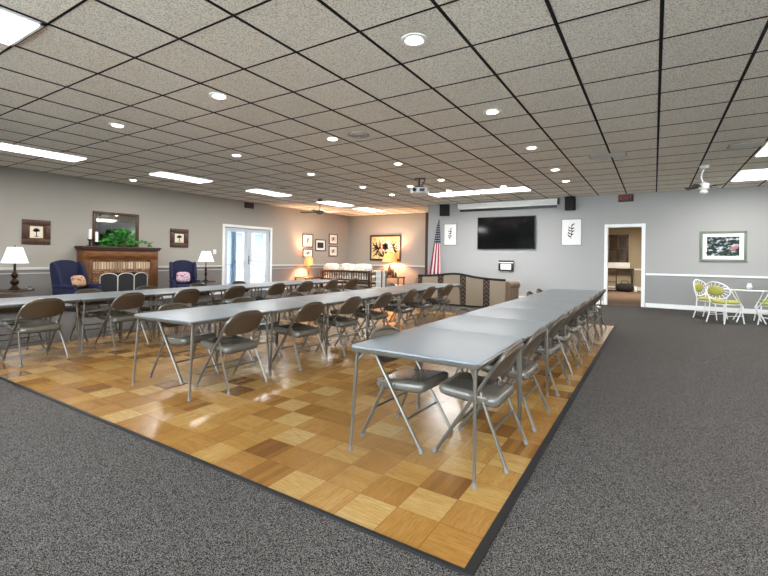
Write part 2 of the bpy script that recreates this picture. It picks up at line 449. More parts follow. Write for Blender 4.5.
# doorway casing
b = BM()
b2(b, D0 - .085, D0 + .005, YB - .022, YB + .17, 0, DZ + .09, .006); b2(b, D1 - .005, D1 + .085, YB - .022, YB + .17, 0, DZ + .09, .006)
b2(b, D0, D1, YB - .022, YB + .17, DZ, DZ + .09, .006)
struct('door_2', b, M_WHITE, label='white cased doorway to the tan room', cat='doorway')

# french door
M_DOORPAINT = plain('pale_blue_door_paint', 'c3ccd6', 0.45, var=0.03)
b = BM()
x = XL
b2(b, x - .2, x + .025, FD0 - .09, FD0 + .0, 0, FDZ + .09, .006); b2(b, x - .2, x + .025, FD1, FD1 + .09, 0, FDZ + .09, .006); b2(b, x - .2, x + .025, FD0, FD1, FDZ, FDZ + .09, .006)
dr = struct('door_1', b, M_WHITE, label='white double french door to the patio', cat='door')
mid = (FD0 + FD1) / 2
for (a0, a1, hs) in ((FD0 + .004, mid - .002, 1), (mid + .002, FD1 - .004, -1)):
    b = BM()
    b2(b, x - .10, x - .05, a0, a0 + .15, .02, FDZ - .005, .005); b2(b, x - .10, x - .05, a1 - .15, a1, .02, FDZ - .005, .005)
    b2(b, x - .10, x - .05, a0 + .15, a1 - .15, .02, .30, .005); b2(b, x - .10, x - .05, a0 + .15, a1 - .15, FDZ - .15, FDZ - .005, .005)
    lf = obj('door_leaf', b, M_DOORPAINT, dr, smooth=False)
    b = BM(); b2(b, x - .08, x - .072, a0 + .148, a1 - .148, .29, FDZ - .148); obj('pane', b, M_GLASS, lf, smooth=False)
    if hs < 0:
        b = BM(); yy = a0 + .06; b2(b, x - .052, x - .044, yy - .018, yy + .018, .98, 1.28, .004)
        tube(b, [(x - .045, yy, 1.12), (x - .0, yy, 1.12), (x - .0, yy + .09, 1.12)], .009)
        obj('door_handle', b, M_BLACK, lf)

# outside, seen through the french door
M_PATIO = plain('patio_concrete', 'cfcdc8', 0.9)
b = BM(); b2(b, -40, XL - .2, -40, 40, -.15, -.05); b2(b, XL - .2, 40, -40, YF - .2, -.15, -.05); b2(b, XR + .2, 40, YF - .2, 40, -.15, -.05); struct('ground_outside', b, M_PATIO)
b = BM(); b2(b, -20.5, XL - .2, 4, 26, 2.75, 2.9); struct('roof_porch_added', b, M_WHITE, label='unseen porch roof added to shade the patio outside the french door', cat='roof')  # unseen roof, added to keep sky glare off what the door shows
b = BM(); b2(b, -21.0, -20.5, 14, 34, -.05, 5.2)
M_SIDING = plain('white_siding', '8f959b', 0.8); bld = obj('neighbour_building', b, M_SIDING, smooth=False)
tag(bld, 'white building across the patio seen through the glass door', 'building')
for (y0, y1) in ((16.2, 17.2), (17.9, 18.8), (22.0, 23.0)):
    b = BM(); b2(b, -20.55, -20.44, y0, y1, 1.0, 2.7); wf = obj('window', b, M_WHITE, bld, smooth=False)
    b = BM(); b2(b, -20.46, -20.43, y0 + .1, y1 - .1, 1.1, 2.6); obj('pane', b, plain('dusk_glass', '55606e', 0.15), wf, smooth=False)
for k, y in enumerate((11.6, 13.6)):
    b = BM(); b2(b, -14.62, -14.38, y - .12, y + .12, -.05, 3.2, .01); b2(b, -14.68, -14.32, y - .18, y + .18, -.05, .18, .01)
    tag(obj('porch_post', b, plain('grey_blue_post', '62728a', 0.6)), ['slate blue porch post outside behind the first glass leaf', 'slate blue porch post outside behind the handled glass leaf'][k], 'post', 'porch posts')
rl = thing('porch_railing', 'white porch railing beyond the glass door', 'railing', (-14.5, 12.6, 0))
b = BM(); b2(b, -.03, .03, -3, 4, .88, .95); obj('top_rail', b, M_WHITE, rl, smooth=False)
b = BM(); b2(b, -.03, .03, -3, 4, .08, .13); obj('bottom_rail', b, M_WHITE, rl, smooth=False)
b = BM()
for k in range(46): b2(b, -.015, .015, -2.95 + k * .15, -2.92 + k * .15, .13, .88)
o = obj('balusters', b, M_WHITE, rl, smooth=False)

# ------------------------------------------------------------------ ceiling fixtures
def area(name, loc, sx, sy, w, col=(1, .97, .93), rot=(0, 0, 0), parent=None, spread=PI):
    d = bpy.data.lights.new(name, 'AREA'); d.shape = 'RECTANGLE'; d.size = sx; d.size_y = sy; d.energy = w; d.color = col; d.spread = spread
    o = bpy.data.objects.new(name, d); COL.objects.link(o); o.location = loc; o.rotation_euler = rot
    if parent: o.parent = parent
    return o
def troffer(i0, i1, j0, j1, label, dy=0.0):
    x0, y0 = tile(i0, j0); x1, y1 = tile(i1, j1); cx, cy = (x0 + x1) / 2, (y0 + y1) / 2 + dy; sx, sy = x1 - x0, y1 - y0
    t = thing('ceiling_troffer', label, 'ceiling light', (cx, cy, CEIL), 0, 'fluorescent ceiling troffers')
    b = BM(); a, c = sx / 2 - .012, sy / 2 - .012
    for q in ((-a, -a + .03, -c, c), (a - .03, a, -c, c), (-a, a, -c, -c + .03), (-a, a, c - .03, c)): b2(b, *q, -.02, .0)
    obj('frame', b, M_WHITE, t, smooth=False)
    b = BM()
    g = b2(b, -a + .03, a - .03, -c + .03, c - .03, -.035, -.002, .012)
    obj('diffuser', b, M_TROFFER, t)
    area('troffer_light', (0, 0, -.045), sx - .1, sy - .1, TROFFER_W, (1, .97, .93), parent=t)
for n, (j0, j1) in enumerate(((2, 4), (6, 8), (10, 12), (14, 16), (17, 19))):
    troffer(-14.15 if n < 3 else -14, -13.3 if n < 3 else -13, j0, j1, ['long ceiling light above the tall white lamp, first of the fireplace line', 'ceiling light above the fireplace side, second of the line', 'ceiling light over the french door, third of the line',
                               'ceiling light behind the ceiling fan, fourth of the fireplace line', 'ceiling light over the lounge alcove, last of the line'][n], (-.20, -.15, -.15, 0, 0)[n])
troffer(-7, -6, -2, 0, 'bright ceiling panel cut off by the upper picture corner')
troffer(-8, -6, 14, 15, 'wide ceiling light before the television wall, half towards the flag')
troffer(-6, -4, 14, 15, 'wide ceiling light before the television wall, half towards the doorway')
for n, j in enumerate((-2, 2, 6, 10, 14)):
    troffer(2, 3, j, j + 2, ['ceiling light behind the camera', 'ceiling light beside the camera', 'ceiling light along the bare side wall', 'ceiling light above the lime patio chairs', 'ceiling light between the fan and the landscape painting wall'][n])
troffer(-14, -13, -2, 0, 'ceiling light before the fireplace line, outside the view')
troffer(-7, -6, -6, -4, 'ceiling light at the far rear, outside the view')
troffer(2, 3, -6, -4, 'ceiling light at the rear corner, outside the view')

def make_downlight():
    t = thing('recessed_downlight', 'x', 'downlight', (0, 0, CEIL), 0, 'recessed ceiling downlights')
    b = BM(); N = 24
    lathe(b, [(.115, 0), (.115, -.008), (.09, -.014), (.07, -.006), (.066, 0)], n=N); obj('trim_ring', b, M_WHITE, t)
    b = BM(); lathe(b, [(.066, -.002), (.062, -.012), (.04, -.018), (.0, -.02)], n=N); obj('lens', b, M_LENS, t)
    return t
DL = None
cols = {-9.43: 'above the fireplace-side tables', -6.2: 'above the middle tables', -2.54: 'above the carpet-edge tables'}
dl_spots = [(i, j, '%s recessed downlight of the line %s' % (ORD[n], cols[i])) for i in cols for n, j in enumerate((2.5, 5.53, 8.5, 11.45))]
dl_spots += [(-15.9, 6.3, 'small recessed downlight close to the fireplace wall'), (-9.45, 13.65, 'recessed downlight beside the lounge opening'),
             (-7.74, 12.1, 'small recessed downlight just beyond the projector'),
             (-6.9, 13.75, 'downlight glowing over the flag side of the projection screen'), (-4.75, 13.75, 'downlight glowing over the middle of the projection screen'), (-2.6, 13.6, 'downlight glowing over the far speaker')]
for (i, j, lab) in dl_spots:
    x_, y_ = tile(i, j)
    if DL is None:
        DL = make_downlight(); DL.location = (x_, y_, CEIL); DL['label'] = lab; t = DL
    else: t = dup(DL, (x_, y_, CEIL), 0, lab)
    d = bpy.data.lights.new('downlight_beam', 'SPOT'); d.energy = DOWN_W; d.spot_size = math.radians(130); d.spot_blend = 1.0; d.color = (1, .93, .82); d.shadow_soft_size = .07
    o = bpy.data.objects.new('downlight_beam', d); COL.objects.link(o); o.location = (x_, y_, CEIL - .06)

# vents and smoke detector
def vent(i, j, sx, sy, label, round_=False):
    x_, y_ = tile(i, j)
    t = thing('ceiling_vent', label, 'vent', (x_, y_, CEIL))
    b = BM()
    if round_:
        lathe(b, [(.17, 0), (.17, -.012), (.14, -.02), (.13, -.012)], n=28); obj('rim', b, M_CEILTRIM, t)
        b = BM()
        for r in (.11, .075, .04): lathe(b, [(r, 0), (r, -.016), (r - .018, -.022), (r - .02, -.01)], n=24)
        obj('louvre_rings', b, M_CEILTRIM, t)
    else:
        for q in ((-sx, sx, -sy, -sy + .02), (-sx, sx, sy - .02, sy), (-sx, -sx + .02, -sy, sy), (sx - .02, sx, -sy, sy)): b2(b, *q, -.015, 0)
        obj('frame', b, M_CEILTRIM, t, smooth=False)
        b = BM(); n = max(2, int(sy * 2 / .05))
        for k in range(n):
            y = -sy + .03 + (2 * sy - .06) * (k + .5) / n; b2(b, -sx + .02, sx - .02, y - .012, y + .006, -.012, -.006)
        obj('louvres', b, M_CEILTRIM, t, smooth=False)
        b = BM(); b2(b, -sx + .01, sx - .01, -sy + .01, sy - .01, -.004, .0); obj('backing', b, M_MATTEBLACK, t, smooth=False)
M_CEILTRIM = plain('grey_metal_grille', 'b0a99f', 0.5)
vent(-1.06, 10.2, .30, .15, 'rectangular slotted air vent crossing a black ceiling tee')
vent(-5.5, 5.55, .17, .17, 'round louvred ceiling vent beside a downlight', True)
vent(-12.55, 10.15, .20, .12, 'small dark ceiling vent beyond the third wall-side light')
vent(-4.5, 15.8, .22, .10, 'dark slot vent above the projection screen')
vent(1.75, 10.6, .28, .14, 'faint grey ceiling vent by the bent fan stem')

# ceiling fans
def fan(loc, hub_z, label, nb, r, mat_blade, bent=False, hubmat=None, rot=0.3):
    t = thing('ceiling_fan', label, 'ceiling fan', loc)
    drop = hub_z - CEIL
    b = BM(); lathe(b, [(.02, -.07), (.07, -.05), (.085, 0)], n=20); obj('canopy', b, hubmat, t)
    b = BM()
    if bent: tube(b, [(0, 0, -.05), (-.035, .0, -.13), (-.05, 0, -.22), (-.03, 0, -.30), (0, 0, drop + .08)], .017, 10)
    else: tube(b, [(0, 0, -.05), (0, 0, drop + .08)], .014, 10)
    obj('downrod', b, hubmat, t)
    q = .72 if bent else 1.0
    b = BM(); lathe(b, [(.03 * q, .09), (.11 * q, .06), (.13 * q, .02), (.12 * q, -.04), (.06 * q, -.07)], (0, 0, drop), 24); obj('motor_housing', b, hubmat, t)
    for k in range(nb):
        a = rot + 2 * PI * k / nb
        b = BM(); rows = []
        for (q, w) in ((.16, .03), (.22, .055), (.35, .065), (r - .06, .07), (r, .045)):
            rows.append([(q, -w, -.012), (q, w, .012)])
        vs = [[b.verts.new((p[0] * math.cos(a) - p[1] * math.sin(a), p[0] * math.sin(a) + p[1] * math.cos(a), drop + p[2] + dz)) for p in row] for row in rows for dz in (0, .008)]
        for n in range(len(rows) - 1):
            a0, a1, c0, c1 = vs[2 * n], vs[2 * n + 1], vs[2 * n + 2], vs[2 * n + 3]
            b.faces.new((a0[0], a0[1], c0[1], c0[0])); b.faces.new((a1[0], c1[0], c1[1], a1[1])); b.faces.new((a0[0], c0[0], c1[0], a1[0])); b.faces.new((a0[1], a1[1], c1[1], c0[1]))
        b.faces.new((vs[0][0], vs[1][0], vs[1][1], vs[0][1])); b.faces.new((vs[-2][0], vs[-2][1], vs[-1][1], vs[-1][0]))
        tube(b, [(.1 * math.cos(a), .1 * math.sin(a), drop), (.22 * math.cos(a), .22 * math.sin(a), drop)], .016, 6)
        obj('blade', b, mat_blade, t, smooth=False)
    if bent:
        b = BM(); ellip(b, (0, 0, drop - .10), (.07, .07, .05)); obj('glass_globe', b, plain('frosted_globe', 'e8e6e0', .3), t)
fan((-9.43, 11.05, CEIL), 2.76, 'ceiling fan on a thin downrod near the lounge alcove', 4, .68, plain('grey_fan_blade', '3f3a36', .5), False, plain('dull_nickel', '5d5650', .4, .5), .35)
fan((.82, 10.6, CEIL), 2.77, 'white ceiling fan with bent stem before the doorway wall', 4, .36, plain('dark_fan_blade', '4a4846', .5), True, M_WHITE, .95)

# projector
t = thing('ceiling_projector', 'white projector on a black ceiling mount with looped cable', 'projector', (-4.76, 9.2, CEIL), .3)
b = BM(); b2(b, -.13, .13, -.06, .06, -.02, 0, .004); obj('mount_plate', b, M_BLACK, t)
b = BM(); tube(b, [(-.02, 0, -.01), (-.02, 0, -.20)], .024, 10); b2(b, -.11, .09, -.08, .08, -.215, -.19, .004); obj('mount_pole', b, M_BLACK, t)
b = BM(); tube(b, [(.12, 0, -.01), (.12, 0, -.06), (.09, 0, -.11), (.05, .0, -.15), (.02, 0, -.19)], .012, 8); obj('cable', b, M_BLACK, t)
b = BM(); b2(b, -.21, .19, -.15, .15, -.36, -.225, .02); bd = obj('body', b, plain('white_plastic', 'e6e6e4', .4, var=.03), t)
b = BM(); lathe(b, [(.045, 0), (.045, -.035), (.035, -.038), (.03, -.03)], (-.10, -.15, -.29), 16, 'y'); obj('lens', b, M_BLACK, bd)
b = BM(); b2(b, .02, .14, -.156, -.148, -.33, -.26); obj('grille', b, M_BLACK, bd, smooth=False)
b = BM(); b2(b, .185, .196, -.1, .1, -.32, -.24); obj('rear_panel', b, M_BLACK, bd, smooth=False)

# ------------------------------------------------------------------ folding chairs
def make_chair():
    t = thing('folding_chair', 'x', 'chair', (0, 0, 0))
    F0, T0 = (.252, 0.0), (-.232, .748)
    L = math.hypot(F0[0] - T0[0], T0[1]); d = ((T0[0] - F0[0]) / L, T0[1] / L)
    def P(s, y, off=0.0): return (F0[0] + d[0] * s + d[1] * off, y, d[1] * s - d[0] * off)
    R = .185; W = .222
    pts = [P(0.012, -.224), P(.3, -.222), P(.5, -.222), P(L - R - .02, -W)]
    for k in range(1, 12):
        a = PI * k / 12
        pts.append(P(L - R + R * math.sin(a) ** .85, -math.copysign(abs(math.cos(a)) ** .72, math.cos(a)) * W))
    pts += [P(L - R - .02, W), P(.5, .222), P(.3, .222), P(0.012, .224)]
    b = BM(); tube(b, pts, .0125, 8); obj('frame', b, M_FRAME, t)
    # front stretcher
    b = BM(); s = .235; tube(b, [P(s, -.222), P(s, .222)], .008, 6); obj('stretcher', b, M_FRAME, t)
    RL0, RL1 = (-.045, .455), (-.235, .012)
    for sgn in (-1, 1):
        b = BM(); tube(b, [(RL0[0], sgn * .195, RL0[1]), (RL0[0] - .06, sgn * .212, .31), (RL1[0], sgn * .24, RL1[1])], .0115, 8)
        lg = obj('rear_leg', b, M_FRAME, t)
        b = BM(); tube(b, [(RL1[0] + .012, sgn * .238, .028), (RL1[0] - .002, sgn * .2405, 0.0)], .0155, 8); obj('foot_cap', b, M_CAP, lg)
        b = BM(); p0 = Vector(P(.03, sgn * .224)); tube(b, [p0, P(0, sgn * .224)], .0155, 8); obj('foot_cap', b, M_CAP, t)
        b = BM(); b2(b, -.10, .02, sgn * .206 - .008, sgn * .206 + .008, .39, .42, .003); obj('seat_bracket', b, M_FRAME, t)
    b = BM(); k = .52; px = RL0[0] + (RL1[0] - RL0[0]) * k; pz = RL0[1] + (RL1[1] - RL0[1]) * k
    tube(b, [(px, -.215, pz), (px, .215, pz)], .009, 6); obj('stretcher', b, M_FRAME, t)
    # seat: padded, rounded in plan
    def plan(front, back, w0, w1, r, n=5):
        P_ = []
        for (cx, cy, a0) in ((front - r, w0 - r, 0), (back + r, w1 - r, 90), (back + r, -(w1 - r), 180), (front - r, -(w0 - r), 270)):
            for q in range(n + 1):
                a = math.radians(a0 + 90 * q / n); P_.append((cx + r * math.cos(a), cy + r * math.sin(a)))
        return P_
    b = BM(); layers = [(-.004, .368), (.010, .374), (.016, .392), (.015, .418), (.005, .430), (-.03, .436)]
    rings = []
    for (g, z) in layers:
        rings.append([b.verts.new((u, v, z + .02 * (u / .24))) for u, v in plan(.232 + g, -.150 - g, .196 + g, .190 + g, .04 + max(g, 0))])
    n = len(rings[0])
    for i in range(len(rings) - 1):
        for k in range(n): b.faces.new((rings[i][k], rings[i][(k + 1) % n], rings[i + 1][(k + 1) % n], rings[i + 1][k]))
    b.faces.new(list(reversed(rings[0]))); b.faces.new(rings[-1])
    st = obj('seat', b, M_SEAT, t, ang=60)
    b = BM(); rings = [[b.verts.new((u, v, z + .02 * (u / .24))) for u, v in plan(.222, -.145, .188, .184, .05)] for z in (.362, .376)]
    for k in range(n): b.faces.new((rings[0][k], rings[0][(k + 1) % n], rings[1][(k + 1) % n], rings[1][k]))
    b.faces.new(list(reversed(rings[0]))); b.faces.new(rings[1])
    obj('seat_pan', b, M_PAN, st)
    # backrest panel
    b = BM(); NY, NS = 14, 5; w = W - .008
    def grid(off):
        G = []
        for i in range(NY + 1):
            y = -w + 2 * w * i / NY; q = abs(y) / W
            c = min(1, q ** (1 / .72)); top = L - R + R * max(0, math.sqrt(max(0, 1 - c * c))) ** .85 - .006
            bot = .635 + .05 * max(0, q - .75) / .25
            G.append([b.verts.new(P(bot + (max(top, bot + .01) - bot) * j / NS, y, off - .022 * (1 - q * q))) for j in range(NS + 1)])
        return G
    A, B = grid(.010), grid(-.010)
    for i in range(NY):
        for j in range(NS):
            b.faces.new((A[i][j], A[i + 1][j], A[i + 1][j + 1], A[i][j + 1])); b.faces.new((B[i][j], B[i][j + 1], B[i + 1][j + 1], B[i + 1][j]))
        b.faces.new((A[i][0], B[i][0], B[i + 1][0], A[i + 1][0])); b.faces.new((A[i][NS], A[i + 1][NS], B[i + 1][NS], B[i][NS]))
    for j in range(NS):
        b.faces.new((A[0][j], A[0][j + 1], B[0][j + 1], B[0][j])); b.faces.new((A[NY][j], B[NY][j], B[NY][j + 1], A[NY][j + 1]))
    obj('backrest', b, M_BACK, t, ang=50)
    return t
CH = None
def chair(x, y, rot, label, group):
    global CH
    z = 0.008 if DX0 < x < DX1 else 0.0
    if CH is None:
        CH = make_chair(); CH.location = (x, y, z); CH.rotation_euler = (0, 0, rot); CH['label'] = label; CH['group'] = group
        return CH
    return dup(CH, (x, y, z), rot, label, group)

def make_table():
    t = thing('card_table', 'x', 'table', (0, 0, 0), 0, 'grey card tables pushed into rows')
    LX, LY = .45, .4905
    def plan(ax, ay, r, n=5):
        P_ = []
        for (sx, sy, a0) in ((1, 1, 0), (-1, 1, 90), (-1, -1, 180), (1, -1, 270)):
            for q in range(n + 1):
                a = math.radians(a0 + 90 * q / n); P_.append((sx * (ax - r) + r * math.cos(a), sy * (ay - r) + r * math.sin(a)))
        return P_
    def slab(b, layers):
        rings = [[b.verts.new((u, v, z)) for u, v in plan(LX + g, LY + g, .04)] for g, z in layers]; n = len(rings[0])
        for i in range(len(rings) - 1):
            for k in range(n): b.faces.new((rings[i][k], rings[i][(k + 1) % n], rings[i + 1][(k + 1) % n], rings[i + 1][k]))
        b.faces.new(list(reversed(rings[0]))); b.faces.new(rings[-1])
    b = BM(); slab(b, [(-.004, .688), (-.001, .694), (-.003, .699), (-.008, .700)]); obj('tabletop', b, M_TOP, t, ang=30)
    b = BM(); slab(b, [(-.03, .662), (-.002, .662), (.0, .666), (.0, .684), (-.004, .689)]); obj('edge_frame', b, M_FRAME, t, ang=30)
    for sx in (-1, 1):
        for sy in (-1, 1):
            x_, y_ = sx * (LX - .035), sy * (LY - .04)
            b = BM(); tube(b, [(x_, y_, .665), (x_, y_, .60), (x_ + sx * .015, y_ + sy * .036, .012)], [.013, .0125, .0105], 8)
            lg = obj('leg', b, M_FRAME, t)
            b = BM(); tube(b, [(x_ + sx * .0145, y_ + sy * .035, .03), (x_ + sx * .015, y_ + sy * .036, 0)], .014, 8); obj('foot_cap', b, M_CAP, lg)
            b = BM(); tube(b, [(x_, y_, .585), (x_ - sx * .05, y_ - sy * .04, .665)], .007, 6); tube(b, [(x_, y_, .60), (x_, y_ - sy * .07, .665)], .007, 6); obj('leg_brace', b, M_FRAME, lg)
    return t
TB = None
def table(x, y, label, rz=0.0):
    global TB
    z = 0.008 if DX0 < x < DX1 else 0.0
    if TB is None: TB = make_table(); TB.location = (x, y, z); TB.rotation_euler = (0, 0, rz); TB['label'] = label; return
    dup(TB, (x, y, z), rz, label)
def j(a): return random.uniform(-a, a)
PL = .985
def row(nm, px, py, deg, n, RL_, LL_, oR=.10, oL=.77):
    a = math.radians(deg); d = Vector((-math.sin(a), math.cos(a))); q = Vector((math.cos(a), math.sin(a))); P0 = Vector((px, py))
    for k in range(n):
        c = P0 + d * PL * (k + .5) - q * .45
        table(c.x, c.y, '%s grey card table from the near end of the %s table row' % (ORD[k], nm), a + (0 if k == 0 else j(.004)))
    for k, L in enumerate(RL_):
        c = P0 + d * L - q * (oR + j(.015))
        chair(c.x, c.y, PI + a + j(.06), 'padded folding chair facing the fireplace wall, %s along the %s table row' % (ORD[k], nm), 'folding chairs with backs to the carpet side')
    for k, L in enumerate(LL_):
        c = P0 + d * L - q * (oL + j(.015))
        chair(c.x, c.y, a + j(.06), 'folding chair facing away from the fireplace, %s along the %s table row' % (ORD[k], nm), 'folding chairs with backs to the fireplace')
row('carpet-edge', -.825, 2.335, 0, 7, [.52, 1.26, 2.26, 3.06, 3.80, 4.56, 5.30, 6.0, 6.62], [.46, 2.05, 5.0, 5.75], .165, .71)
row('middle', -3.45, 2.335, 1.9, 7, [.54, 1.55, 2.40, 3.25, 4.16, 4.97, 5.9], [.5, 1.45, 2.44, 3.42, 4.31, 5.35])
row('fireplace-side', -6.18, 1.68, 2.5, 7, [.53, 1.55, 2.47, 3.41, 4.44, 5.33, 6.26, 7.13], [.57, 1.54, 2.45, 3.46, 4.42])

# ------------------------------------------------------------------ wall things
def frame_thing(name, label, cat, axis, wall, c0, c1, z0, z1, fw_, fmat, mat_mat, matw, art, artmat, depth=.03, group=None):
    """a framed picture on a wall. axis 'x': wall plane x=wall facing +x, c along y; axis 'y': wall plane y=wall facing -y, c along x"""
    cx, cz = (c0 + c1) / 2, (z0 + z1) / 2; w, h = abs(c1 - c0), z1 - z0
    rot = PI / 2 if axis == 'x' else 0.0      # local: face -y, width along x
    loc = (wall, cx, cz) if axis == 'x' else (cx, wall, cz)
    t = thing(name, label, cat, loc, rot, group)
    b = BM(); a, c = w / 2, h / 2
    for q in ((-a, a, c - fw_, c), (-a, a, -c, -c + fw_), (-a, -a + fw_, -c + fw_, c - fw_), (a - fw_, a, -c + fw_, c - fw_)): b2(b, q[0], q[1], -depth, -.001, q[2], q[3], .004)
    obj('frame', b, fmat, t)
    b = BM(); b2(b, -a + fw_ * .8, a - fw_ * .8, -.012, -.002, -c + fw_ * .8, c - fw_ * .8); obj('mat_board', b, mat_mat, t, smooth=False)
    a2, c2 = a - fw_ - matw, c - fw_ - matw
    if artmat is not None:
        b = BM(); b2(b, -a2, a2, -.014, -.011, -c2, c2); obj('print', b, artmat, t, smooth=False)
    if art: art(t, a2, c2)
    return t
def blob(b, x, z, rx, rz, y=-.0155, n=12, rot=0.0, d=.002):
    pts = [(x + rx * math.cos(2 * PI * k / n) * math.cos(rot) - rz * math.sin(2 * PI * k / n) * math.sin(rot), z + rx * math.cos(2 * PI * k / n) * math.sin(rot) + rz * math.sin(2 * PI * k / n) * math.cos(rot)) for k in range(n)]
    prism(b, pts, 'y', y, y + d)
def leafstroke(b, p0, p1, bend, w, y=-.0155, n=8):
    p0, p1 = Vector((p0[0], 0, p0[1])), Vector((p1[0], 0, p1[1])); dv = p1 - p0; nr = Vector((-dv.z, 0, dv.x)).normalized()
    L_, R_2 = [], []
    for k in range(n + 1):
        s = k / n; p = p0 + dv * s + nr * bend * math.sin(PI * s); ww = w * math.sin(PI * min(1, .12 + s * .88)) ** .7 * (1 if s < .98 else .1)
        L_.append((p.x + nr.x * ww, p.z + nr.z * ww)); R_2.append((p.x - nr.x * ww, p.z - nr.z * ww))
    prism(b, L_ + list(reversed(R_2)), 'y', y, y + .002)
def art_tree(t, a, c):
    b = BM(); b2(b, -a * .07, a * .07, -.0165, -.013, -c * .7, c * .1)
    for k in range(9):
        an = PI * (k / 8); leafstroke(b, (0, c * .12), (a * .62 * math.cos(an), c * .12 + c * .55 * math.sin(an) + c * .1), .03 * a, a * .10)
    blob(b, 0, -c * .72, a * .35, c * .07); obj('palm_motif', b, M_INK, t, smooth=False)
def art_sprig(seed):
    def f(t, a, c):
        rd = random.Random(seed); b = BM()
        tube(b, [(-.1 * a, -.015, -c * .6), (.05 * a, -.015, 0), (0, -.015, c * .6)], .008, 5)
        for k in range(8):
            z = -c * .45 + c * 1.1 * k / 8; s = 1 if k % 2 else -1
            leafstroke(b, (0, z), (s * a * rd.uniform(.3, .55), z + c * rd.uniform(.1, .3)), .02, a * .09)
        obj('sprig_motif', b, M_INK, t, smooth=False)
    return f
# left wall pictures with wide brown frames
frame_thing('framed_print', 'brown framed palm tree print above the first white lamp', 'picture', 'x', XL, 3.98, 4.53, 1.49, 2.06, .12, M_BROWNFRAME, M_WALNUT, .03, art_tree, M_CREAM, group='brown framed prints beside the fireplace')
frame_thing('framed_print', 'brown framed palm tree print between mantel and french door', 'picture', 'x', XL, 7.53, 8.12, 1.51, 2.07, .12, M_BROWNFRAME, M_WALNUT, .03, art_tree, M_CREAM, group='brown framed prints beside the fireplace')
# four small ones
for (y0, y1, z0, z1, s, lab) in ((13.22, 13.86, 1.66, 2.21, 3, 'tall sketch print directly over the lit wall lamp'), (13.25, 13.86, 1.24, 1.60, 4, 'low wide sketch print just behind the lit shade'),
                             (14.02, 14.68, 1.52, 2.02, 5, 'square dark framed print in the middle of the alcove group'), (14.92, 15.52, 1.84, 2.30, 6, 'upper small print of the stacked pair by the corner'), (14.92, 15.52, 1.30, 1.76, 7, 'lower small print of the stacked pair by the corner')):
    frame_thing('framed_print', lab, 'picture', 'x', XL, y0, y1, z0, z1, .04, M_DARKWOOD, M_PAPER, .09, art_sprig(s) if s != 5 else None, M_CREAM if s != 5 else M_INK, group='small framed prints in the lounge')
# white framed prints by the tv
frame_thing('framed_print', 'white framed botanical sketch behind the flag', 'picture', 'y', YB, -6.30, -5.80, 1.73, 2.50, .03, M_LIGHTFRAME, M_PAPER, .06, art_sprig(1), M_PAPER, group='white framed sketches flanking the television')
frame_thing('framed_print', 'white framed flower sketch between television and doorway', 'picture', 'y', YB, -2.42, -1.83, 1.71, 2.53, .03, M_LIGHTFRAME, M_PAPER, .06, art_sprig(2), M_PAPER, group='white framed sketches flanking the television')
# palm picture in the alcove
def art_palm(t, a, c):
    b = BM(); rd = random.Random(5)
    for (ox, oz, n, a0, a1, L_) in ((-.45 * a, -.1 * c, 11, 20, 250, .75), (.55 * a, 0, 10, -70, 150, .62), (-.1 * a, -.8 * c, 6, 50, 150, .8)):
        for k in range(n):
            an = math.radians(a0 + (a1 - a0) * k / (n - 1)); L2 = L_ * a * rd.uniform(.7, 1)
            p1 = (max(-a * .97, min(a * .97, ox + L2 * math.cos(an))), max(-c * .97, min(c * .97, oz + L2 * math.sin(an) * .9)))
            leafstroke(b, (ox, oz), p1, .05 * rd.choice((-1, 1)), .045 * a)
    obj('palm_fronds', b, M_INK, t, smooth=False)
    b = BM()
    for k in range(6): blob(b, .02 * a + .17 * a * math.cos(k * PI / 3), .12 * c + .26 * c * math.sin(k * PI / 3), .17 * a, .24 * c, -.019)
    obj('pale_blossom', b, plain('pale_pink_paint', 'e6cdbf', .8), t, smooth=False)
    b = BM(); blob(b, .02 * a, .12 * c, .04 * a, .07 * c, -.021); obj('blossom_eye', b, M_INK, t, smooth=False)
def warm_canvas():
    t = NT('warm_canvas'); n = t.noise(t.pos(False), 4, 2); t.set(t.ramp(n, [(.3, 'c99a55'), (.6, 'e3cf9b')]), .8); return t.m
frame_thing('framed_painting', 'large dark framed palm and blossom painting in the lounge alcove', 'picture', 'y', YA, -10.95, -9.33, 1.14, 2.28, .07, M_DARKWOOD, M_DARKWOOD, .01, art_palm, warm_canvas(), .04)
# landscape painting above the patio chairs
def landscape_canvas():
    t = NT('landscape_canvas'); p = t.xyz(t.pos(False))
    n = t.noise(t.comb(t.math('MULTIPLY', p[0], 1.0), 0.0, t.math('MULTIPLY', p[2], 1.9)), 7.5, 4.0, .6)
    t.set(t.ramp(n, [(.38, '141b1a'), (.50, '25322c'), (.56, '8b9698'), (.63, 'd0d6d8')]), .8); return t.m
def art_land(t, a, c):
    rd = random.Random(9)
    b = BM()
    for k in range(4): blob(b, a * (.55 + .1 * k), c * (-.30 + .10 * k), a * .14, c * .12, -.017)
    obj('pink_dabs', b, plain('pink_paint', 'd98a92', .8), t, smooth=False)
    b = BM()
    for k in range(7): blob(b, a * rd.uniform(-.9, .9), c * rd.uniform(-.9, -.5), a * .2, c * .10, -.0165)
    obj('green_dabs', b, plain('deep_green_paint', '2b4432', .8), t, smooth=False)
frame_thing('framed_painting', 'green framed dark landscape painting above the lime chairs', 'picture', 'y', YB, 1.01, 1.97, 1.29, 2.08, .06, plain('sage_frame', '6f7a68', .5), M_PAPER, .09, art_land, landscape_canvas(), .035)
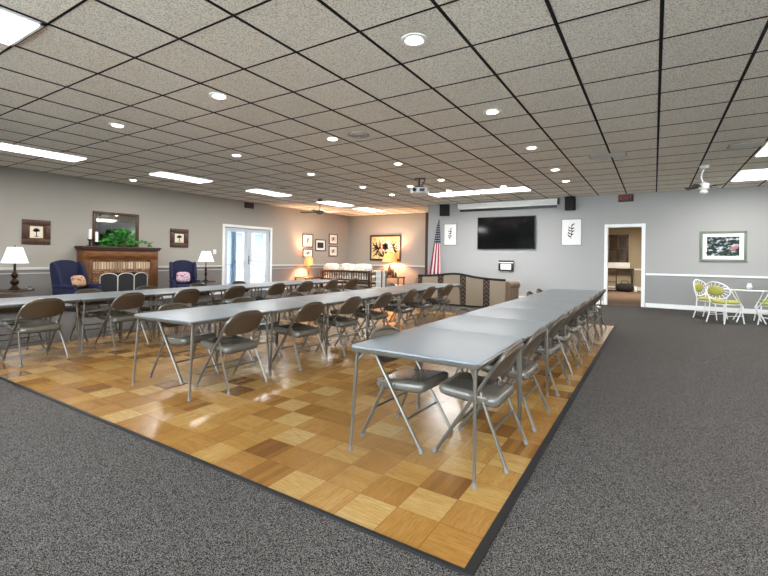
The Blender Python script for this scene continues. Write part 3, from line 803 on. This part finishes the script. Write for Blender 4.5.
# television
t = thing('television', 'large black flat television mounted on the pale wall', 'television', (-4.10, YB, 2.135))
b = BM(); b2(b, -.945, .945, -.075, -.03, -.53, .53, .008); obj('bezel', b, M_BLACK, t)
b = BM(); b2(b, -.915, .915, -.0775, -.074, -.495, .505); obj('screen', b, plain('dark_screen_glass', '0b0d0e', .08, var=.1), t, smooth=False)
b = BM(); b2(b, -.3, .3, -.03, 0, -.25, .25); obj('wall_bracket', b, M_BLACK, t, smooth=False)
# projection screen housing
t = thing('projection_screen', 'white rolled-up projection screen case with black lower edge', 'projection screen', (-4.09, YB - .02, 3.05))
b = BM(); b2(b, -1.60, 1.60, -.16, -.02, -.05, .09, .02); obj('case', b, plain('white_enamel', 'e9e9e6', .4, var=.03), t)
b = BM(); b2(b, -1.55, 1.55, -.13, -.06, -.10, -.05, .01); obj('screen_roll', b, M_PAPER, t)
b = BM(); b2(b, -1.56, 1.56, -.125, -.065, -.175, -.10, .008); obj('weight_bar', b, M_BLACK, t)
for s in (-1, 1):
    b = BM(); b2(b, s * 1.60 - .02, s * 1.60 + .02, -.165, .0, -.08, .10, .006); obj('end_cap', b, M_BLACK if s > 0 else M_PAPER, t)
for (x0, x1, z0, z1, lab) in ((-6.37, -6.07, 2.76, 3.15, 'black wall speaker above the flag'), (-2.29, -2.01, 2.77, 3.17, 'black wall speaker above the flower sketch')):
    t = thing('wall_speaker', lab, 'speaker', ((x0 + x1) / 2, YB, (z0 + z1) / 2), 0, 'black speakers beside the projection screen')
    w, h = (x1 - x0) / 2, (z1 - z0) / 2
    b = BM(); b2(b, -w, w, -.24, -.04, -h, h, .012); obj('cabinet', b, M_MATTEBLACK, t)
    b = BM(); b2(b, -w + .02, w - .02, -.25, -.238, -h + .02, h - .02, .004); obj('grille', b, M_MATTEBLACK, t)
    b = BM(); b2(b, -.04, .04, -.05, 0, -.08, .08); obj('bracket', b, M_BLACK, t, smooth=False)
# wall box under the television
t = thing('wall_control_box', 'black and white control box on the wall below the television', 'wall box', (-4.07, YB, 1.07))
b = BM(); b2(b, -.24, .24, -.09, 0, -.16, .17, .01); obj('housing', b, M_BLACK, t)
b = BM(); b2(b, -.17, .17, -.10, -.085, -.13, .06, .01); obj('face_plate', b, M_PAPER, t)
b = BM(); b2(b, -.24, .24, -.105, -.085, .085, .115, .004); obj('ledge', b, M_PAPER, t)

def text_obj(name, s, size, mat, parent, loc, rot, ext=.003):
    c = bpy.data.curves.new(name, 'FONT'); c.body = s; c.size = size; c.extrude = ext; c.align_x = 'CENTER'; c.align_y = 'CENTER'
    o0 = bpy.data.objects.new(name, c); me = bpy.data.meshes.new_from_object(o0); bpy.data.objects.remove(o0); me.materials.clear(); me.materials.append(mat)
    o = bpy.data.objects.new(name, me); COL.objects.link(o); o.parent = parent; o.location = loc; o.rotation_euler = rot
    return o
def exit_sign(loc, rotz, w, h, label, txt=True):
    t = thing('exit_sign', label, 'exit sign', loc, rotz, 'exit signs')
    b = BM(); b2(b, -w / 2, w / 2, -.06, 0, -h / 2, h / 2, .008); obj('housing', b, plain('dark_brown_sign', '2a1714', .5), t)
    text_obj('lettering', 'EXIT', h * .78, M_EXITGLOW if txt else M_EXITDIM, t, (0, -.062, 0), (PI / 2, 0, 0))
exit_sign((-.70, YB, 3.055), 0, .38, .20, 'dark EXIT sign with red letters above the doorway')
exit_sign((XL, 10.45, 3.06), PI / 2, .38, .20, 'dark EXIT sign above the french door', False)
t = thing('light_switch', 'white light switch plate beside the french door', 'switch', (XL, 9.08, 1.40), PI / 2)
b = BM(); b2(b, -.06, .06, -.008, 0, -.075, .075, .004); obj('plate', b, M_WHITE, t)
b = BM(); b2(b, -.012, .012, -.018, -.006, -.02, .02, .003); obj('toggle', b, M_PAPER, t)

# ------------------------------------------------------------------ fireplace group
fp = thing('fireplace', 'wooden mantel fireplace with brick facing', 'fireplace', (XL, 6.03, 0))
b = BM(); b2(b, 0, .42, -1.0, 1.0, 1.43, 1.48, .012); b2(b, 0, .40, -.97, .97, 1.385, 1.43, .008); obj('mantel_shelf', b, M_DARKWOOD, fp)
b = BM(); b2(b, 0, .36, -.94, .94, 1.14, 1.385, .005); b2(b, .36, .38, -.86, .86, 1.20, 1.34, .008); obj('frieze', b, M_MAHOG, fp)
for s in (-1, 1):
    b = BM(); b2(b, 0, .36, s * .94, s * .72, 0, 1.14, .005); b2(b, .36, .375, s * .90, s * .76, .18, 1.08, .008); b2(b, 0, .385, s * .95, s * .71, 0, .14, .008); obj('pilaster', b, M_WALNUT, fp)
b = BM(); b2(b, 0, .32, -.72, .72, 1.08, 1.14); b2(b, 0, .32, -.72, -.46, 0, .90); b2(b, 0, .32, .46, .72, 0, .90); b2(b, 0, .31, -.46, .46, .80, .90); obj('brick_facing', b, M_BRICK, fp, smooth=False)
b = BM(); b2(b, 0, .325, -.72, .72, .90, 1.08); obj('brick_lintel', b, M_SOLDIER, fp, smooth=False)
b = BM(); b2(b, .01, .04, -.46, .46, 0, .86); b2(b, .01, .36, -.46, .46, 0, .01); obj('firebox', b, M_MATTEBLACK, fp, smooth=False)
# fire screen
fs = thing('fire_screen', 'arched three panel fire screen with pale metal edges', 'fire screen', (XL + .56, 6.0, 0))
M_SMETAL = plain('pale_screen_metal', 'c4bfb6', .4, .4)
for k, (yc, w, ang) in enumerate(((-.40, .38, .25), (0, .40, 0), (.40, .38, -.25))):
    def Q(u, z, o=0): return (-abs(0 if k == 1 else .07 * abs(u - (-1 if k == 2 else 1)) / 2 * 1) + o, yc + u * w / 2, z)
    arc = [(-1, .01), (-1, .70)] + [(-math.cos(PI * q / 10), .70 + .10 * math.sin(PI * q / 10)) for q in range(1, 10)] + [(1, .70), (1, .01)]
    b = BM(); tube(b, [Q(u, z) for u, z in arc], .011, 6, closed=True); obj('panel_frame', b, M_SMETAL, fs)
    b = BM(); vs = [b.verts.new(Q(u, z, -.004)) for u, z in arc]; vs2 = [b.verts.new(Q(u, z, .004)) for u, z in arc]
    b.faces.new(vs); b.faces.new(list(reversed(vs2)))
    for q in range(len(arc)): b.faces.new((vs[q], vs2[q], vs2[(q + 1) % len(arc)], vs[(q + 1) % len(arc)]))
    obj('mesh_panel', b, plain('black_mesh', '17181c', .7), fs, smooth=False)
# mirror on the mantel wall
t = thing('wall_mirror', 'brown framed mirror over the mantel', 'mirror', (XL, 6.02, 1.93), PI / 2)
b = BM()
for q in ((-.58, .58, .39, .46), (-.58, .58, -.43, -.37), (-.58, -.50, -.37, .39), (.50, .58, -.37, .39)): b2(b, q[0], q[1], -.045, 0, q[2], q[3], .008)
obj('frame', b, M_BROWNFRAME, t)
b = BM(); b2(b, -.51, .51, -.02, -.002, -.38, .40); t2 = NT('mirror_silver'); t2.set(lin('c9ccca'), .03, 1.0); obj('glass', b, t2.m, t, smooth=False)
# trailing plant
pl = thing('trailing_plant', 'green trailing ivy in a low basket on the mantel', 'plant', (XL + .27, 6.06, 1.48))
b = BM(); lathe(b, [(.09, 0), (.13, .06), (.14, .10), (.125, .10), (.11, .06)], n=18); obj('basket', b, M_WICKER, pl)
b = BM(); rd = random.Random(3)
for k in range(620):
    y = rd.gauss(-.08, .25); 
    if y > .28: y = rd.uniform(.2, .72)
    y = max(-.56, min(.74, y)); env = .36 * math.exp(-(y / .36) ** 2) + .07
    if y > .35: env = .13 * (1 - (y - .35) / .6) + .03
    p = Vector((rd.uniform(-.13, .14), y, rd.uniform(.02, env + .06))); s = rd.uniform(.03, .055)
    R = Matrix.Rotation(rd.uniform(0, 6.3), 3, 'Z') @ Matrix.Rotation(rd.uniform(-1, 1), 3, 'X') @ Matrix.Rotation(rd.uniform(-.8, .8), 3, 'Y')
    vs = [b.verts.new(p + R @ Vector(q) * s) for q in ((-1, 0, 0), (-.3, -.75, .12), (.5, -.5, .05), (1.2, 0, -.15), (.5, .5, .05), (-.3, .75, .12))]
    b.faces.new((vs[0], vs[1], vs[2], vs[3])); b.faces.new((vs[0], vs[3], vs[4], vs[5]))
obj('foliage', b, M_GREEN, pl, smooth=False)
# candle holders
for (y, h, lab) in ((5.27, .16, 'iron candle holder with white pillar at the mantel end'), (5.42, .10, 'white pillar candle in front of the mirror frame')):
    t = thing('candle_holder', lab, 'candle holder', (XL + .27, y, 1.48))
    b = BM(); lathe(b, [(.07, 0), (.07, .012), (.02, .03), (.035, h * .5), (.018, h * .7), (.055, h), (.055, h + .01)], n=16); obj('holder', b, M_MATTEBLACK, t)
    b = BM(); lathe(b, [(.034, h + .01), (.034, h + .26), (.01, h + .265)], n=16); obj('candle', b, M_PAPER, t)

# wing chairs (face +x)
def wing_chair(loc, rot, label, k=.94):
    t = thing('wing_chair', label, 'armchair', loc, rot, 'navy wing chairs by the fireplace')
    t.scale = (k, k, 1)
    for sx in (-.28, .30):
        for sy in (-.27, .27):
            b = BM(); tube(b, [(sx, sy, .20), (sx * 1.08, sy * 1.05, 0)], [.028, .018], 8); obj('leg', b, M_DARKWOOD, t)
    b = BM(); b2(b, -.34, .36, -.34, .34, .18, .34, .03, 3); obj('seat_base', b, M_NAVY, t)
    b = BM(); b2(b, -.26, .38, -.26, .26, .34, .47, .045, 3); obj('seat_cushion', b, M_NAVY, t)
    # back: arched top prism, leaned
    b = BM(); out = [(-.30, .30), (-.34, .95)] + [(-.34 * math.cos(PI * q / 12), .97 + .17 * math.sin(PI * q / 12)) for q in range(1, 12)] + [(.34, .95), (.30, .30)]
    prism(b, out, 'x', -.40, -.27)
    bmesh.ops.bevel(b, geom=[e for e in b.edges if e.calc_face_angle(0) > .9], offset=.03, segments=3, affect='EDGES')
    for v in b.verts: v.co.x -= (v.co.z - .3) * .13
    obj('backrest', b, M_NAVY, t)
    for s in (-1, 1):
        b = BM(); w = [(-.36, .58), (-.46, 1.06), (-.36, 1.10), (-.24, .98), (-.14, .74), (-.10, .60)]
        prism(b, w, 'y', s * .29, s * .37)
        bmesh.ops.bevel(b, geom=b.edges[:], offset=.018, segments=2, affect='EDGES'); obj('wing', b, M_NAVY, t)
        b = BM(); b2(b, -.38, .30, s * .27, s * .36, .18, .54, .03, 3); tube(b, [(-.36, s * .32, .55), (.28, s * .32, .54)], .055, 12); obj('arm', b, M_NAVY, t)
wing_chair((-11.15, 4.70, 0), .30, 'navy wing chair before the mantel post, patterned pillow on it')
wing_chair((-11.15, 7.34, 0), -.42, 'navy wing chair between the fireplace and the french door')
def cushion(name, loc, rot, s, mat, label, tilt=-.35):
    b = BM(); ellip(b, (0, 0, 0), s, 18, 12, power=.55)
    for v in b.verts:
        k = max(abs(v.co.y) / s[1], abs(v.co.z) / s[2]); v.co.x *= (1.1 - .75 * min(1, k) ** 2)
    o = obj(name, b, mat, loc=loc, rotz=rot); o.rotation_euler = (0, tilt, rot); tag(o, label, 'pillow'); return o
cushion('throw_pillow', (-11.20, 4.72, .655), .30, (.08, .17, .14), M_PILLOW, 'orange and violet patterned pillow on the first navy chair')
cushion('throw_pillow', (-11.18, 7.31, .665), -.42, (.08, .18, .155), M_PILLOW2, 'red and blue patterned pillow on the second navy chair')

# end tables and lamps
def end_table(loc, r, h, label):
    t = thing('end_table', label, 'side table', loc)
    b = BM(); lathe(b, [(r - .02, h - .03), (r, h - .022), (r, h - .008), (r - .015, h)], n=32); obj('top', b, M_DARKWOOD, t)
    b = BM(); lathe(b, [(.05, .10), (.035, .2), (.05, .3), (.03, h - .06), (.08, h - .03)], n=16); obj('pedestal', b, M_DARKWOOD, t)
    for k in range(3):
        a = 2 * PI * k / 3; b = BM(); tube(b, [(.03 * math.cos(a), .03 * math.sin(a), .13), (.16 * math.cos(a), .16 * math.sin(a), .10), (.26 * math.cos(a), .26 * math.sin(a), .015)], [.022, .018, .014], 8); obj('foot', b, M_DARKWOOD, t)
end_table((-11.55, 3.66, 0), .34, .50, 'dark round end table under the first white lamp')
end_table((-11.60, 8.33, 0), .30, .50, 'dark round end table between navy chair and french door')
def lamp(loc, label, base_z, sh0, sh1, r0, r1, shade_mat, base_mat, kind=0, watts=0):
    t = thing('table_lamp', label, 'lamp', (loc[0], loc[1], base_z))
    H = sh0 - base_z; b = BM()
    if kind == 0: prof = [(.10, 0), (.105, .02), (.07, .05), (.035, .09), (.075, .14), (.08, .18), (.03, .24), (.06, .29), (.065, .32), (.025, .38), (.022, H)]
    elif kind == 1: prof = [(.07, 0), (.07, .02), (.025, .05), (.02, .14), (.045, .2), (.02, .28), (.035, .34), (.015, .42), (.013, H)]
    else: prof = [(.11, 0), (.115, .03), (.09, .06), (.12, .16), (.10, .28), (.05, .38), (.03, .46), (.05, .52), (.02, .56), (.018, H)]
    obj('base', b if not lathe(b, prof, n=20) else b, base_mat, t)
    b = BM(); n = 28
    o_ = [[b.verts.new((r * math.cos(2 * PI * k / n), r * math.sin(2 * PI * k / n), z)) for k in range(n)] for r, z in ((r0, H), (r1, sh1 - base_z), (r1 - .006, sh1 - base_z), (r0 - .006, H))]
    for i in range(4):
        A_, B_ = o_[i], o_[(i + 1) % 4]
        for k in range(n): b.faces.new((A_[k], A_[(k + 1) % n], B_[(k + 1) % n], B_[k]))
    obj('lamp_shade', b, shade_mat, t)
    b = BM(); tube(b, [(0, 0, H - .01), (0, 0, sh1 - base_z + .015)], .006, 6); lathe(b, [(.004, 0), (.014, .012), (.004, .03)], (0, 0, sh1 - base_z + .01), 10)
    for k in range(3):
        a = 2 * PI * k / 3; tube(b, [(0, 0, sh1 - base_z - .02), ((r1 - .004) * math.cos(a), (r1 - .004) * math.sin(a), sh1 - base_z - .006)], .003, 5)
    obj('finial', b, base_mat, t)
    if watts:
        d = bpy.data.lights.new('lamp_bulb', 'POINT'); d.energy = watts; d.color = (1, .62, .36); d.shadow_soft_size = .05
        o = bpy.data.objects.new('lamp_bulb', d); COL.objects.link(o); o.parent = t; o.location = (0, 0, H + (sh1 - sh0) * .45)
    return t
lamp((-11.55, 3.66), 'bronze table lamp with white shade at the picture edge', .50, 1.07, 1.41, .235, .13, M_SHADE, M_BRONZE, 0)
lamp((-11.60, 8.33), 'dark table lamp with white shade beside the french door', .50, 1.09, 1.41, .235, .13, M_SHADE, M_MATTEBLACK, 1)
# glass dish and dark ornament by the first lamp
t = thing('glass_dish', 'small clear dish on the first end table', 'dish', (-11.35, 3.86, .50))
b = BM(); lathe(b, [(.03, 0), (.035, .01), (.07, .05), (.075, .055), (.065, .05), (.03, .018)], n=20); obj('bowl', b, plain('pressed_glass', 'b9c2c4', .1), t)
b = BM()
for k in range(7): ellip(b, (.03 * math.cos(k), .03 * math.sin(k), .055 + .006 * (k % 3)), (.018, .018, .014), 8, 6)
o = obj('wrapped_sweets', b, plain('dark_wrapped', '4a4642', .3, var=.6, scale=40), t); 

# lounge alcove
t = thing('lounge_table', 'dark console table under the lit wall lamp', 'side table', (-11.85, 13.25, 0))
b = BM(); b2(b, -.28, .34, -.55, .55, .42, .46, .006); obj('top', b, M_DARKWOOD, t)
for sx in (-.24, .30):
    for sy in (-.5, .5):
        b = BM(); b2(b, sx - .02, sx + .02, sy - .02, sy + .02, 0, .42); obj('leg', b, M_DARKWOOD, t, smooth=False)
lamp((-11.80, 13.18), 'lit brass table lamp with glowing shade near the alcove corner', .46, 0.94, 1.26, .19, .14, M_WARMSHADE, plain('aged_brass', '8a6a3a', .35, .7), 1, 105)
t = thing('lounge_table', 'low dark table under the lamp before the palm painting', 'side table', (-9.55, 15.85, 0))
b = BM(); b2(b, -.55, .55, -.26, .30, .42, .46, .006); obj('top', b, M_DARKWOOD, t)
for sx in (-.5, .5):
    for sy in (-.22, .26):
        b = BM(); b2(b, sx - .02, sx + .02, sy - .02, sy + .02, 0, .42); obj('leg', b, M_DARKWOOD, t, smooth=False)
lamp((-9.63, 15.9), 'lit table lamp with amber shade in front of the palm painting', .46, 1.10, 1.45, .33, .24, M_WARMSHADE, plain('dark_ceramic', '3b2f28', .3), 2, 100)
for k, (dx, dy, h, r) in enumerate(((-.22, -.14, .36, .05), (.05, -.2, .26, .045), (.26, -.1, .38, .05), (.42, -.16, .22, .06))):
    b = BM(); lathe(b, [(r, 0), (r * 1.05, .03), (r * .6, h * .3), (r * .95, h * .55), (r * .5, h * .75), (r * .62, h * .88), (r * .1, h)], n=14)
    tag(obj('carved_figurine', b, M_DARKWOOD if k != 3 else M_WICKER, loc=(-9.63 + dx, 15.85 + dy, .46)), ['tall dark carved figurine on the floral sofa side of the amber lamp', 'short dark figurine directly in front of the amber lamp', 'tall dark figurine towards the flag beside the amber lamp', 'squat brown vase at the table end by the amber lamp'][k], 'figurine', 'carved figurines by the lamp')

def floral_sofa():
    t = thing('floral_sofa', 'dark wood framed sofa with puffy white floral cushions in the alcove corner', 'sofa', (-10.62, 14.35, 0), PI)
    w = 1.20
    b = BM(); b2(b, -w, w, -.36, .36, .20, .30, .02); obj('seat_rail', b, M_DARKWOOD, t)
    b = BM(); b2(b, -w, w, .32, .38, .66, .75, .02); b2(b, -w, w, .33, .37, .34, .40, .01)
    for k in range(19): b2(b, -w + .1 + k * .1222, -w + .13 + k * .1222, .34, .36, .40, .66)
    obj('back_rail', b, M_DARKWOOD, t)
    for s in (-1, 1):
        b = BM(); b2(b, s * w - .05, s * w + .05, -.38, .36, .60, .66, .02); b2(b, s * w - .035, s * w + .035, -.36, -.28, 0, .60, .01); b2(b, s * w - .035, s * w + .035, .30, .38, 0, .76, .01); obj('arm', b, M_DARKWOOD, t)
    for k in range(3):
        x = -w + w * 2 * (k + .5) / 3
        b = BM(); ellip(b, (x, -.02, .40), (w / 3.05, .33, .12), 20, 12, power=.5); obj('seat_cushion', b, M_FLORAL, t)
        b = BM(); ellip(b, (x, .16, .76), (w / 2.95, .15, .26), 20, 12, power=.6); obj('back_cushion', b, M_FLORAL, t)
floral_sofa()
# small white shelf with reddish posts
t = thing('display_shelf', 'small white shelf unit with reddish wooden posts beside the floral sofa', 'shelf', (-9.10, 14.2, 0))
b = BM(); b2(b, -.22, .22, .14, .16, .05, .74); obj('back_panel', b, M_WHITE, t, smooth=False)
for s in (-1, 1):
    for q in (-.15, .15):
        b = BM(); b2(b, s * .24 - .02, s * .24 + .02, q - .02, q + .02, 0, .78, .004); obj('post', b, M_MAHOG, t)
for z in (.10, .32, .54, .74):
    b = BM(); b2(b, -.22, .22, -.15, .15, z, z + .02); obj('shelf', b, M_WHITE, t, smooth=False)

# striped sofa with its back to the tables
def striped_sofa():
    t = thing('striped_sofa', 'striped camelback sofa turned away from the tables, facing the television', 'sofa', (-4.50, 11.2, 0))
    w = 1.26
    def top(x): q = x / w; return .755 + .085 * math.exp(-((q + .10) / .42) ** 2) - .04 * max(0, q) 
    xs = [-w + 2 * w * k / 28 for k in range(29)]
    b = BM(); prism(b, [(-w, .03)] + [(x, top(x)) for x in xs] + [(w, .03)], 'y', -.10, .10); obj('backrest', b, M_STRIPE, t, smooth=False)
    b = BM(); tube(b, [(x, -.095, top(x) + .026) for x in xs], .03, 8); obj('piping', b, M_MATTEBLACK, t)
    b = BM(); tube(b, [(x, .02, top(x) - .008) for x in xs], .05, 8); obj('top_roll', b, plain('cream_upholstery', 'b8ab98', .9), t)
    b = BM(); b2(b, -w + .05, w - .05, .10, .82, .14, .40, .02); obj('seat_base', b, M_STRIPE, t)
    for k in range(3):
        x = -w + .15 + (2 * w - .3) * (k + .5) / 3; b = BM(); b2(b, x - .36, x + .36, .12, .80, .40, .54, .04, 3); obj('seat_cushion', b, M_STRIPE, t)
    for s in (-1, 1):
        b = BM(); b2(b, s * w - .10, s * w + .10, -.02, .84, .14, .58, .03); tube(b, [(s * (w + .03), -.06, .60), (s * (w + .03), .2, .61), (s * (w + .03), .86, .58)], .105, 16); obj('arm', b, plain('brown_upholstery', '84705c', .9, var=.3, scale=8), t)
        for q in (0.0, .76):
            b = BM(); lathe(b, [(.03, 0), (.045, .08), (.04, .14)], (s * (w - .08), q, 0), 12); obj('foot', b, M_DARKWOOD, t)
striped_sofa()

# flag on its pole
fl = thing('flag_stand', 'american flag hanging furled on a pole by the corner post', 'flag', (-6.34, 13.72, 0))
b = BM(); lathe(b, [(.16, 0), (.16, .03), (.06, .07), (.03, .12)], n=20); obj('base', b, plain('brass_base', '8d7340', .35, .8), fl)
b = BM(); tube(b, [(0, 0, .1), (0, 0, 2.52)], .013, 8); lathe(b, [(.013, 2.50), (.03, 2.54), (.004, 2.64)], n=10); obj('pole', b, M_WALNUT, fl)
def flag_mat():
    t = NT('flag_cloth'); uv = t.new('ShaderNodeUVMap'); s = t.xyz(uv.outputs[0])
    u, v = s[0], s[1]
    st = t.math('LESS_THAN', t.math('FRACT', t.math('MULTIPLY', u, 6.5)), .5)
    col = t.mix(st, lin('e4dcdc'), lin('9b1f33'))
    can = t.math('MULTIPLY', t.math('GREATER_THAN', v, .0), t.math('LESS_THAN', v, .40))
    fx = t.math('SUBTRACT', t.math('FRACT', t.math('MULTIPLY', u, 9.0)), .5); fy = t.math('SUBTRACT', t.math('FRACT', t.math('MULTIPLY', v, 22.0)), .5)
    star = t.math('LESS_THAN', t.math('ADD', t.math('MULTIPLY', fx, fx), t.math('MULTIPLY', fy, fy)), .05)
    col = t.mix(can, col, t.mix(star, lin('1c2340'), lin('d8dae2')))
    t.set(col, .8); return t.m
b = BM(); uvl = b.loops.layers.uv.new('UVMap'); NU, NV = 48, 24; G = []
for iv in range(NV + 1):
    v = iv / NV; z = 2.50 - v * 1.78; spread = .03 + .20 * v ** .8
    row = []
    for iu in range(NU + 1):
        u = iu / NU; a = u * PI * 7
        x_ = -.30 * v ** .9 * .55 + (u - .35) * spread * 1.9; y_ = -.03 + .045 * math.sin(a) * (v + .25)
        row.append(b.verts.new((x_, y_ - .02, z)))
    G.append(row)
for iv in range(NV):
    for iu in range(NU):
        f = b.faces.new((G[iv][iu], G[iv][iu + 1], G[iv + 1][iu + 1], G[iv + 1][iu]))
        for lp, (a_, c_) in zip(f.loops, ((iu, iv), (iu + 1, iv), (iu + 1, iv + 1), (iu, iv + 1))): lp[uvl].uv = (a_ / NU, c_ / NV)
cl = obj('cloth', b, flag_mat(), fl, ang=80)
sm = cl.modifiers.new('thickness', 'SOLIDIFY'); sm.thickness = .004

# ------------------------------------------------------------------ lime patio set
def wire_chair():
    t = thing('patio_chair', 'x', 'chair', (0, 0, 0), 0, 'white wrought iron chairs with lime cushions')
    for sx, sy in ((.20, -.20), (.20, .20)):
        b = BM(); tube(b, [(sx - .02, sy * .95, .40), (sx, sy, .2), (sx + .03, sy * 1.08, 0)], .0125, 8); obj('leg', b, M_WIRE, t)
    for sy in (-.18, .18):
        b = BM(); tube(b, [(-.20, sy, .42), (-.21, sy, .2), (-.26, sy * 1.1, 0)], .0125, 8); obj('leg', b, M_WIRE, t)
    b = BM(); tube(b, [(.22 * math.cos(2 * PI * k / 24), .22 * math.sin(2 * PI * k / 24), .40) for k in range(24)], .012, 8, closed=True)
    tube(b, [(-.2, -.18, .16), (.2, -.2, .16)], .007, 6); tube(b, [(-.2, .18, .16), (.2, .2, .16)], .007, 6); obj('seat_ring', b, M_WIRE, t)
    b = BM(); lathe(b, [(.20, .405), (.235, .42), (.24, .45), (.20, .475), (.05, .48)], n=28); obj('seat_cushion', b, M_LIME, t)
    def B(y, z): return (-.21 - (z - .42) * .18 - .06 * (1 - (y / .27) ** 2) + .05, y, z)
    b = BM()
    tube(b, [B(.27 * math.cos(2 * PI * k / 32), .68 + .185 * math.sin(2 * PI * k / 32)) for k in range(32)], .0125, 8, closed=True)
    for s in (-1, 1): tube(b, [(-.19, s * .17, .41), B(s * .20, .55)], .012, 8)
    for k in range(16):
        a = 2 * PI * k / 16; tube(b, [B(.175 * math.cos(a), .68 + .10 * math.sin(a)), B(.265 * math.cos(a + .1), .68 + .18 * math.sin(a + .1))], .006, 5)
    obj('back_frame', b, M_WIRE, t)
    b = BM(); ellip(b, B(0, .68), (.035, .18, .105), 20, 12); obj('back_cushion', b, M_LIME, t)
    return t
WC = wire_chair()
pc = (1.74, 12.05)
spots = [((1.29, 11.62), math.atan2(.43, .45), 'lime cushioned iron chair turned toward the doorway side, in front'), ((1.10, 12.28), math.atan2(-.37, .6), 'lime cushioned iron chair partly behind another, by the baseboard'),
         ((2.14, 11.66), math.atan2(.43, -.43), 'lime cushioned iron chair cut by the picture edge'), ((2.20, 12.45), math.atan2(-.4, -.5), 'lime cushioned iron chair at the rear of the glass table')]
for k, (p, a, lab) in enumerate(spots):
    if k == 0: WC.location = (p[0], p[1], 0); WC.rotation_euler = (0, 0, a); WC['label'] = lab
    else: dup(WC, (p[0], p[1], 0), a, lab)
t = thing('patio_table', 'round glass table with white iron legs between lime chairs', 'table', (pc[0], pc[1], 0))
b = BM(); lathe(b, [(.42, .70), (.43, .705), (.43, .712), (.42, .716)], n=36); obj('glass_top', b, glass_mat('table_glass', 'dce8e6'), t)
b = BM(); tube(b, [(.43 * math.cos(2 * PI * k / 36), .43 * math.sin(2 * PI * k / 36), .70) for k in range(36)], .014, 8, closed=True); obj('rim', b, M_WIRE, t)
for k in range(4):
    a = PI / 4 + PI / 2 * k; c, s = math.cos(a), math.sin(a)
    b = BM(); tube(b, [(.41 * c, .41 * s, .69), (.30 * c, .30 * s, .5), (.16 * c, .16 * s, .32), (.34 * c, .34 * s, 0.01)], .013, 8); obj('leg', b, M_WIRE, t)
t = thing('flower_vase', 'small white vase on the glass patio table', 'vase', (pc[0], pc[1], .716))
b = BM(); lathe(b, [(.04, 0), (.055, .04), (.03, .10), (.04, .12), (.03, .118)], n=16); obj('body', b, M_WIRE, t)

# ------------------------------------------------------------------ room beyond the doorway
t = thing('glass_cabinet', 'dark wood cabinet front with glass panes seen through the doorway', 'cabinet', (-1.34, 21.39, 1.80))
t.scale = (.86, 1, 1)
b = BM()
for q in ((-.46, .46, .50, .60), (-.46, .46, -.60, -.52), (-.46, -.38, -.6, .6), (.38, .46, -.6, .6), (-.03, .03, -.6, .6), (-.4, .4, -.04, 0)): b2(b, q[0], q[1], -.10, 0, q[2], q[3], .006)
obj('frame', b, M_DARKWOOD, t)
b = BM(); b2(b, -.40, .40, -.05, -.02, -.54, .54); obj('panes', b, plain('smoky_glass', '4a3d30', .12, var=.6, scale=3), t, smooth=False)
t = thing('white_ledge_box', 'long white box on the ledge under the dark panes', 'box', (-1.28, 21.22, .945))
b = BM(); b2(b, -.44, .40, -.12, .13, 0, .22, .01); obj('body', b, M_PAPER, t)
b = BM(); b2(b, -.45, .41, -.13, .135, .22, .25, .006); obj('lid', b, M_WHITE, t)
t = thing('wall_shelf', 'dark ledge carrying the white box beyond the doorway', 'shelf', (-1.35, 21.2, 0))
b = BM(); b2(b, -.60, .62, -.22, .19, .89, .94, .006); obj('top', b, M_DARKWOOD, t)
for x_ in (-.56, .56):
    b = BM(); b2(b, x_ - .03, x_ + .03, -.18, .17, 0, .89, .004); obj('leg', b, M_DARKWOOD, t)
t = thing('book_trolley', 'narrow dark shelf rack just inside the doorway', 'shelf', (-1.50, 20.2, 0))
for z in (.12, .38, .62, .84):
    b = BM(); b2(b, -.18, .18, -.15, .15, z, z + .025); obj('shelf', b, M_MAHOG, t, smooth=False)
for s in (-1, 1):
    b = BM(); b2(b, s * .18 - .012, s * .18 + .012, -.15, .15, 0, .88); obj('side', b, M_DARKWOOD, t, smooth=False)
t = thing('dark_bag', 'dark duffel bag lying on the brown carpet beyond the doorway', 'bag', (-1.02, 20.3, 0.004))
b = BM(); ellip(b, (0, 0, .17), (.34, .18, .17), 20, 12, power=.7); obj('body', b, plain('charcoal_canvas', '24211f', .85), t)
b = BM(); tube(b, [(-.16, 0, .30), (-.1, 0, .44), (.1, 0, .44), (.16, 0, .30)], .014, 8); obj('strap', b, M_MATTEBLACK, t)
t = thing('paper_stack', 'white papers on the dark bag side of the floor', 'paper', (-.72, 20.5, 0.004))
b = BM(); b2(b, -.14, .14, -.12, .12, 0, .22, .01); obj('pile', b, M_PAPER, t)
area('side_room_light', (-.7, 18.3, 2.70), 1.2, 1.2, 75, (1, .92, .8))
